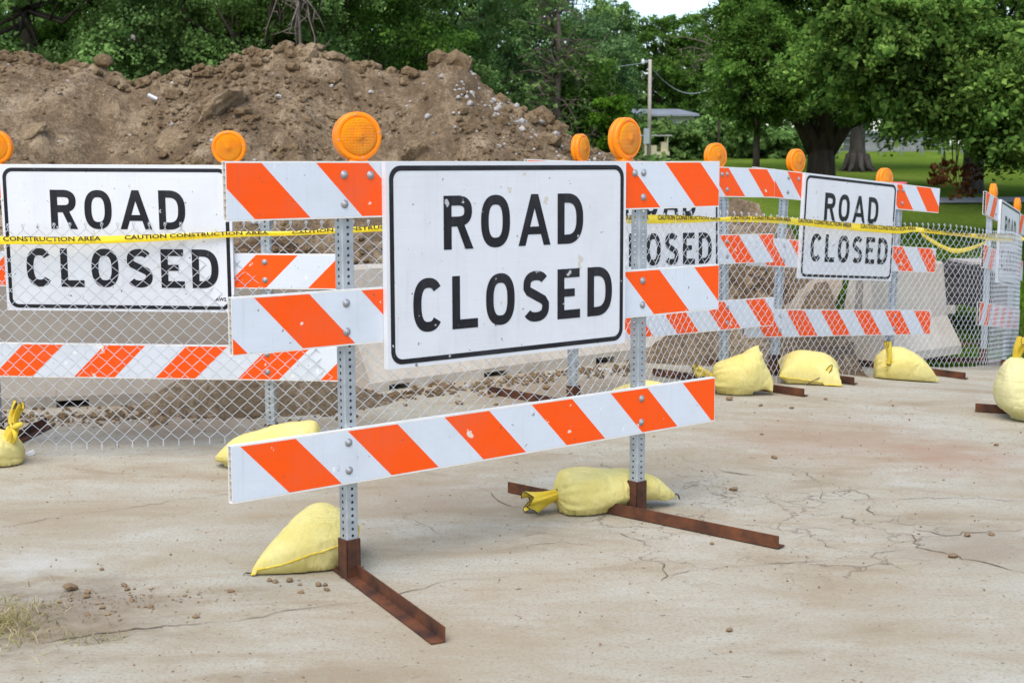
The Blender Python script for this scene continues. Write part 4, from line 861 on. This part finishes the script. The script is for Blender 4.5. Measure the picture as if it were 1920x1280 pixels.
# ------------------------------------------------------------------ trees
def leaves(rg, C, Rr, npc, size, bend=.25, up=.5):
    # clumps of leaf-sized folded quads; C (m,3) centres, Rr (m,) radii
    m=len(C); K=9; sub=rg.normal(size=(m,K,3)); sub/=np.linalg.norm(sub,axis=2)[:,:,None]; sub[:,:,2]=np.abs(sub[:,:,2])*.9-.25
    n=m*npc; idx=np.repeat(np.arange(m),npc); kk=rg.integers(0,K,n); sd=sub[idx,kk]; u=rg.random(n)**.6
    dirn=sd*.8+rg.normal(size=(n,3))*.35; dirn/=np.linalg.norm(dirn,axis=1)[:,None]
    pos=C[idx]+sd*(Rr[idx]*(.25+1.0*u))[:,None]*np.array([1,1,.8])+rg.normal(size=(n,3))*(Rr[idx]*(.10+.10*(1-u)))[:,None]
    pos[:,2]-=.28*Rr[idx]*u*u
    nrm=dirn*.7+rg.normal(size=(n,3))*.6+np.array([0,-.15,up]); nrm/=np.linalg.norm(nrm,axis=1)[:,None]
    t=np.cross(nrm,rg.normal(size=(n,3))); t/=np.linalg.norm(t,axis=1)[:,None]+1e-9; b=np.cross(nrm,t)
    s=(size*np.exp(rg.normal(0,.32,n)))[:,None]
    a=pos-t*s*.5; c=pos+t*s*.5-nrm*s*bend*.4; l=pos+b*s*.33+nrm*s*bend*.5; r=pos-b*s*.33+nrm*s*bend*.5
    return np.stack([a,r,c,l],1)
def ellip_clumps(rg,c,r,n,rc=(.35,.75),shell=.5,front=.0):
    d_=rg.normal(size=(n*3,3)); d_/=np.linalg.norm(d_,axis=1)[:,None]; rad=shell+(1-shell)*rg.random(n*3)**.6; p=d_*rad[:,None]
    if front: p=p[(p[:,1]<.25)|(rg.random(len(p))>front)]
    p=p[:n]; lump=1+.22*fbm(p[:,0]*2.1+c[0],p[:,1]*2.1,p[:,2]*2.1+c[2],2); return np.array(c)+p*np.array(r)*lump[:,None], rg.uniform(*rc,len(p))
def ztop(y): return CAMH+y*.118
def trunk_mesh(pts,rad,name,parent,mat,limbs=(),n=9,root=True):
    mb=MB(); mb.tube(pts,rad,n); 
    for lp,lr in limbs: mb.tube(lp,lr,6)
    return mb.build(name,mat,parent,True)
TREEN=[0]
def tree(px, y, crown, nc, npc, size, lf, label, trunk=None, limbs=(), rc=(.35,.75), group='trees behind the soil mound', bark='bark', shell=.45, front=.5, extra=None, cat='tree', name='tree', zmax=None, sr=None):
    # crown: (dx, dy, zc, rx, ry, rz) about the trunk foot
    TREEN[0]+=1; rg_=np.random.default_rng(500+TREEN[0]); x=at(px,300,y).x; z0=float(zl(x,y)); rt=empty(name,(x,y,z0),0,label,cat,group)
    cx,cy,zc,rx,ry,rz=crown; C,Rr=ellip_clumps(rg_,(cx,cy,zc-z0),(rx,ry,rz),nc,rc,shell,front)
    yy=C[:,1]+y; vis=(C[:,2]+z0)<(CAMH+yy*.116+.7)
    if extra is not None:
        e=[ellip_clumps(rg_,(a-x,b-y,c_-z0),(d1,d2,d3),m_,rc,.2,0) for a,b,c_,d1,d2,d3,m_ in extra]
        C=np.concatenate([C]+[q[0] for q in e]); Rr=np.concatenate([Rr]+[q[1] for q in e]); vis=np.concatenate([vis]+[(q[0][:,2]+z0)<(CAMH+(q[0][:,1]+y)*.116+.7) for q in e])
    k_=C[:,2]+z0-Rr*.3>float(z0)-.1; C,Rr,vis=C[k_],Rr[k_],vis[k_]
    Q=leaves(rg_,C[vis],Rr[vis],int(npc*2.3),size*.54)
    hid=~vis
    if hid.any(): Q=np.concatenate([Q,leaves(rg_,C[hid],Rr[hid]*1.1,max(20,npc//6),size*2.0)])
    quadmesh('crown',Q,MT[lf],rt)
    if trunk: 
        tp,tr_=trunk; trunk_mesh([Vector(p) for p in tp],tr_,'trunk',rt,MT[bark],[([Vector(q) for q in lp],lr) for lp,lr in limbs])
    # thin inner branches from the axis to some clumps
    mb=MB(); ax=Vector((cx,cy,max(.5,zc-z0-rz*.5)))
    for i in rg_.choice(len(C),min(26,len(C)),replace=False):
        e=Vector(C[i]); m_=(ax+e)*.5+Vector(rg_.normal(0,.25,3)); s_=Vector((cx*.6,cy*.6,max(.4,min(e.z-.4,zc-z0)))); mb.tube([s_,m_,e],[.045,.028,.01],5)
    mb.build('branch',MT[bark],rt,True)
    return rt
GB='trees behind the soil mound'
tr=lambda h,r:([(0,0,-.1),(.02,0,h*.5),(.05,0,h)],[r*1.3,r,r*.7])
tree(60,25.5,(0,0,4.2,3.0,2.2,3.8),190,260,.115,'lf_mid','broad leafy tree above the left end of the soil mound',tr(3,.18),group=GB)
tree(300,28.5,(0,0,4.4,3.2,2.2,4.0),190,250,.12,'lf_dark','dark tree over the dip in the soil mound',tr(3,.2),group=GB)
tree(455,26,(0,0,3.6,2.3,1.8,2.9),130,250,.11,'lf_mid','rounded green tree just left of the highest crest',tr(2.5,.14),group=GB)
tree(620,27.5,(0,0,4.6,2.4,2.0,3.6),150,250,.115,'lf_dark','dense dark tree with bare twigs above the highest crest',tr(3,.18),group=GB)
tree(775,32,(0,0,4.8,2.5,2.0,4.2),150,240,.125,'lf_mid','green tree right of the highest crest of the mound',tr(3,.16),group=GB)
tree(150,34,(0,0,5.0,3.6,2.0,4.6),120,200,.15,'lf_dark','shadowed tree standing back between the left trees',tr(3,.2),group=GB)
tree(540,35,(0,0,5.2,3.8,2.0,4.8),120,200,.15,'lf_dark','shadowed tree standing back behind the twigs',tr(3,.2),group=GB)
tree(880,40,(0,0,5.4,2.6,2.0,4.3),130,220,.15,'lf_blue','grey green tree behind the right flank of the mound',tr(3,.16),group=GB)
tree(965,44,(0,0,4.6,2.2,1.8,3.6),100,220,.15,'lf_mid','lower green tree left of the vine draped dead tree',tr(3,.14),group=GB)
tree(1100,46,(0,0,3.9,1.2,1.4,2.5),120,220,.15,'lf_blue','blue green tree right of the vine draped dead tree',tr(3,.16),group=GB)
tree(1130,54,(0,0,5.0,1.1,1.5,2.6),100,200,.17,'lf_mid','tree whose rounded top meets the open sky',tr(4,.16),group=GB)
tree(1235,67,(0,0,5.9,2.5,1.8,2.8),130,200,.18,'lf_dark','spiky topped tree behind the lamp pole',tr(4,.16),group=GB)
tree(1085,40,(0,0,2.6,1.0,1.0,1.6),70,200,.14,'lf_dark','dark bush at the right foot of the mound',tr(1.5,.08),group=GB)
tree(1143,34,(0,0,2.05,.42,.45,1.3),40,190,.10,'lf_bright','small bright green tree left of the lamp pole',tr(2,.05),group=GB,rc=(.16,.34))
tree(1325,72,(0,0,6.4,2.4,1.8,2.7),120,190,.2,'lf_dark','dark tree behind the grey roofed house',tr(4,.2),group=GB)
tree(1385,52,(0,0,4.2,1.0,1.2,1.8),60,190,.17,'lf_mid','leafy tree between the house and the spreading tree',tr(4,.14),group=GB)
# spreading multi-stemmed tree on the lawn
L1=[([(.0,0,.6),(-.45,.1,1.4),(-.75,.1,2.4)],[.24,.17,.10]),([(.05,0,.7),(.15,.0,1.6),(.1,.1,3.0)],[.22,.16,.10]),([(.1,0,.7),(.55,0,1.35),(.95,-.1,2.3)],[.2,.14,.08]),([(.5,0,1.3),(1.5,-.2,1.75),(2.6,-.3,1.75),(3.4,-.3,1.45)],[.15,.13,.10,.04]),([(-.3,0,1.2),(-1.0,.1,1.7),(-1.8,.1,2.5)],[.12,.09,.04])]
tree(1540,30,(-.15,0,5.25,1.85,2.2,2.85),170,240,.12,'lf_dark','spreading dark tree with several stems on the lawn',([(0,0,-.2),(0,0,.25),(0,0,.75)],[.42,.31,.27]),L1,group='trees on the lawn',front=.35,extra=[(5.0,29.3,3.2,.75,.8,.9,34)])
tree(1418,27,(0,0,3.2,.75,.8,1.3),70,220,.105,'lf_dark','slim young tree with a thin straight trunk on the lawn',([(0,0,-.1),(.0,0,.9),(0,0,2.2)],[.075,.062,.04]),group='trees on the lawn',rc=(.25,.5))
fl=[([(.18*math.cos(a)*1.2,.18*math.sin(a),.42),(.34*math.cos(a),.34*math.sin(a),.10),(.6*math.cos(a),.6*math.sin(a),-.08)],[.10,.07,.02]) for a in (-2.9,-2.2,-1.5,-.8,-.2,.6,2.4)]
tree(1607,37,(0,0,6.2,3.4,2.6,3.0),110,200,.15,'lf_dark','tree with a flared root base right of the spreading tree',([(0,0,-.1),(0,0,.25),(0,0,.6),(0,0,1.6),(0,0,3.5)],[.34,.27,.20,.175,.15]),fl,bark='barkgrey',group='trees on the lawn')
mp=tree(1826,27.5,(.1,-2.2,4.1,3.3,4.2,2.15),330,240,.135,'lf_maple','bright leaved maple hanging over the lawn at the right',([(0,0,-.1),(0,0,.3),(0,0,1.2),(.1,0,3.0)],[.25,.20,.19,.16]),[([(.1,0,2.2),(-.6,-2.5,2.5),(-1.0,-5.5,2.2)],[.1,.07,.02]),([(.1,0,2.4),(.6,-2,3.0),(.3,-5,3.2)],[.1,.07,.02])],bark='barkgrey',group='trees on the lawn',rc=(.28,.6),front=.3,
 extra=[(5.2,19.5,2.95,1.05,1.2,.85,80),(4.75,18.5,3.3,.55,.8,.45,30),(6.4,18.6,2.6,.9,.9,.65,60),(6.75,18.6,1.95,.45,.6,.45,26),(5.6,19.0,2.3,.5,.5,.35,16)])
# withered branch hanging from the maple
mloc=Vector(mp.location); mb=MB(); rgd=np.random.default_rng(77); Cd=[];Rd=[]
for px0,py0,px1,py1 in ((1775,285,1757,345),(1785,290,1780,340),(1795,290,1795,375),(1800,290,1803,352),(1805,300,1820,365),(1770,290,1765,350),(1818,310,1830,335)):
    a=at(px0,py0-25,19.2)-mloc; b=at(px1,py1,19.0)-mloc; m_=(a+b)*.5+Vector((rgd.normal(0,.03),0,0)); mb.tube([a,m_,b],[.010,.007,.004],4)
    for t in (.55,.72,.88,1.0): Cd.append(list(a+(b-a)*t+Vector(rgd.normal(0,.03,3)))); Rd.append(.085)
db=mb.build('dead_branch',MT['twig'],mp,True); quadmesh('dead_leaves',leaves(rgd,np.array(Cd),np.array(Rd),9,.075,.4,-.3),MT['lf_dead'],db); db['label']='withered brown branch hanging below the green leaves'
# vine draped dead tree and bare twigs
def bare(px,y,h,label,spread,n,seed,z0p=None,name='dead_tree',lf=None,npl=0,tw=1.0,hang=False,zs=.12):
    g=np.random.default_rng(seed); x=at(px,300,y).x; z0=float(zl(x,y)); rt=empty(name,(x,y,z0),0,label,'tree','bare trees'); mb=MB(); mb.tube([(0,0,-.1),(.1,0,h*.5),(.0,0,h)],[.13*tw,.09*tw,.03],6); mb.build('trunk',MT['twig'],rt,True); mb=MB(); Cc=[]
    for i in range(n):
        z=h*g.uniform(zs,1.0); a=g.uniform(0,6.28); p=Vector((0,0,z)); d_=Vector((math.cos(a),math.sin(a),g.uniform(-1.2,.1) if hang else g.uniform(-.2,1.2))).normalized(); pts=[p.copy()]; 
        for s in range(5): d_=(d_+Vector(g.normal(0,.28,3))+Vector((0,0,-.12*s))).normalized(); p=p+d_*spread*g.uniform(.12,.3); pts.append(p.copy()); Cc.append(list(p))
        mb.tube(pts,[.028,.022,.016,.012,.008,.005],4)
        for s in range(2,6):
            q=pts[s-1]; e=q+Vector(g.normal(0,.3,3))*spread*.5; mb.tube([q,(q+e)*.5+Vector(g.normal(0,.05,3)),e],[.010,.008,.004],4)
    mb.build('twigs',MT['twig'],rt,True)
    if lf: quadmesh('vine',leaves(g,np.array(Cc)[::3],np.full(len(Cc[::3]),.22),npl,.10),MT[lf],rt)
bare(1040,38,6.6,'bare vine draped dead tree showing brown against the green',1.3,120,41,lf='lf_mid',npl=14,tw=.8)
bare(985,42,7.4,'thin leafless tree left of the vine draped one',1.2,60,42,tw=.6,lf='lf_blue',npl=8)
bare(556,24.3,5.6,'bare grey twigs hanging in front of the dense dark tree',1.15,60,43,tw=.28,hang=True,zs=.62)
bare(1345,44,6.6,'leafless grey branches beside the lamp pole',1.6,34,44,tw=.35,zs=.4)
# sawn limb end in the left trees
a=at(247,72,24.3); b=at(272,98,24.8); rt=empty('cut_limb',a,0,'sawn off tree limb with a pale round cut end','tree limb'); MB().tube([(0,0,0),tuple(b-a)],[.075,.09],10).build('limb',MT['bark'],rt,True); d_=(a-b).normalized()
pydata('cut_face',[tuple(d_*.004+d_.orthogonal().normalized()*(.066*math.cos(t))+d_.cross(d_.orthogonal().normalized())*(.066*math.sin(t))) for t in np.linspace(0,6.28,13)[:-1]],[tuple(range(12))],MT['paleboard'],rt)
# hedge and undergrowth along the far side of the lawn
rgh=np.random.default_rng(91); C=[];Rr=[]
for px0,px1,y,z0,z1,n in ((1165,1212,50,1.7,3.0,22),(1300,1420,50,1.7,2.9,48),(1205,1310,46,1.6,2.68,84),(1380,1560,47,1.6,2.6,60),(1195,1225,33,1.1,1.5,10)):
    for i in range(n): px=rgh.uniform(px0,px1); yy=y+rgh.uniform(-1,1); C.append([at(px,300,yy).x,yy,rgh.uniform(z0,z1)]); Rr.append(rgh.uniform(.3,.6))
tag(quadmesh('hedge',leaves(rgh,np.array(C),np.array(Rr),190,.15),MT['lf_mid']),'overgrown hedge along the far edge of the lawn','hedge')
C=[];Rr=[]
for i in range(420):
    x=rgh.uniform(-32,34); y=rgh.uniform(70,80); px=960+FPX*x/y
    top= 4.6 if 1040<px<1400 else 11
    C.append([x,y,rgh.uniform(2.4,top)]); Rr.append(rgh.uniform(1.0,1.7))
tag(quadmesh('distant_woods',leaves(rgh,np.array(C),np.array(Rr),170,.42),MT['lf_mid']),'dark mass of woods closing the view behind the trees','woods',kind='stuff')
# ------------------------------------------------------------------ lamp pole, wires, house, cart, far fence
pb=at(1217,275,41); pt=at(1216,112,41); rt=empty('lamp_pole',(pb.x,pb.y,float(zl(pb.x,41))),0,'weathered wooden pole with a small lamp and a grey meter box','lamp pole'); bz_=rt.location.z
MB().tube([(0,0,-.1),(0,0,pt.z-bz_)],[.062,.046],8).build('pole',MT['palewood'],rt,True)
MB().box((-.17,-.12,at(1214,262,41).z-bz_-.12),(.0,-.062,at(1214,241,41).z-bz_)).build('meter_box',MT['greybox'],rt)
MB().tube([(-.0,0,pt.z-bz_-.06),(-.17,0,pt.z-bz_-.04)],.016,5).build('lamp_arm',MT['greybox'],rt)
m=MB(); m.lathe([(.001,.05),(.05,.045),(.055,.0),(.085,-.05),(.08,-.12),(.04,-.16),(.001,-.165)],12,0,'z'); lo=m.build('lamp',MT['lampglass'],rt,True); lo.location=(-.20,0,pt.z-bz_-.02); lo.scale=(.62,.62,.75)
def wire(a,b,sag,label,n=14):
    mb=MB(); a,b=Vector(a),Vector(b); mb.tube([a+(b-a)*t+Vector((0,0,-sag*4*t*(1-t))) for t in np.linspace(0,1,n)],.011,4); tag(mb.build('overhead_wire',MT['greybox']),label,'wire','overhead wires')
wire(at(1216,117,41),at(1080,128,52),.06,'thin overhead wire running left from the lamp pole')
wire(at(1218,122,41),at(1330,166,44),.42,'slack overhead wire drooping right from the lamp pole')
hp=at(1262,238,62); rt=empty('house',(hp.x,62,float(zl(hp.x,62))),0,'low pale house with a grey metal roof behind the hedge','house'); hz=rt.location.z; e=at(1262,214,62).z-hz; tz=at(1262,201,62).z-hz
MB().box((-3.2,0,-.2),(.92,4,e)).build('wall',MT['housewall'],rt); 
mb=MB(); mb.add([(-3.5,-.35,e-.02),(1.15,-.35,e-.02),(.5,2.2,tz),(-3.5,2.2,tz),(1.15,4.4,e-.02),(-3.5,4.4,e-.02),(-3.5,-.35,e-.10),(1.15,-.35,e-.10),(1.15,4.4,e-.10)],[(0,1,2,3),(1,4,2),(3,2,4,5),(6,7,1,0),(7,8,4,1)]); mb.build('roof',MT['roof'],rt)
MB().box((-1.5,-.03,e-.75),(-.7,.0,e-.15)).build('window',MT['darktimber'],rt)
cp=at(1230,277,42.5); rt=empty('utility_cart',(cp.x,42.5,float(zl(cp.x,42.5))),0,'cream utility cart with a flat canopy parked by the lamp pole','cart'); cz=at(1230,256,42.5).z-rt.location.z
m=MB(); m.box((-.42,-.4,.16),(.36,.4,.34)); m.box((-.38,-.4,.34),(-.02,.4,.52)); m.build('body',MT['cream'],rt); MB().box((-.52,-.42,cz),(.44,.42,cz+.04)).build('canopy',MT['housewall'],rt)
for sx_ in (-.36,.30):
    for sy_ in (-.36,.36): MB().tube([(sx_,sy_,.3),(sx_,sy_,cz)],.022,5).build('canopy_post',MT['cream'],rt)
for sx_ in (-.3,.28):
    for sy_ in (-.4,.36): w_=MB().lathe([(.001,0),(.12,0),(.12,.06),(.001,.06)],12).build('wheel',MT['rubber'],rt,True); w_.location=(sx_,sy_,.12)
MB().box((.12,-.3,.34),(.30,.3,.62)).build('seat_back',MT['cream'],rt)
# pale wall and fence beyond the flared tree
rt=empty('far_wall',(at(1665,262,64).x,64,2.1),0,'pale building wall glimpsed under the maple branches','building'); MB().box((-1.3,0,-.2),(1.6,3,.72)).build('wall',MT['greywall'],rt); MB().box((-1.5,-.2,.73),(1.8,3.2,.86)).build('roof',MT['roof'],rt)
rt=empty('lawn_fence',(at(1640,280,56).x,56,1.9),0,'low grey fence crossing the far end of the lawn','fence')
for i in range(14): MB().box((-3+i*.8,-.03,-.1),(-2.94+i*.8,.03,.62)).build('fence_post',MT['darkfence'],rt)
for zz in (.1,.34,.58): MB().box((-3.1,.035,zz),(7.6,.06,zz+.03)).build('fence_rail',MT['darkfence'],rt)
rt=at(1676,349,17.5); m=MB(); m.lathe([(.001,.0),(.16,.0),(.14,-.06),(.001,-.09)][::-1],14,0,'z'); o=m.build('pink_marker',MT['pink'],None,True); o.location=(rt.x,rt.y,rt.z+.05)
MB().tube([(0,0,-.03),(0,0,-(rt.z-float(zl(rt.x,rt.y))))],.03,6).build('marker_post',MT['pink'],o); tag(o,'pink topped marker peeking above the tilted sign','marker')
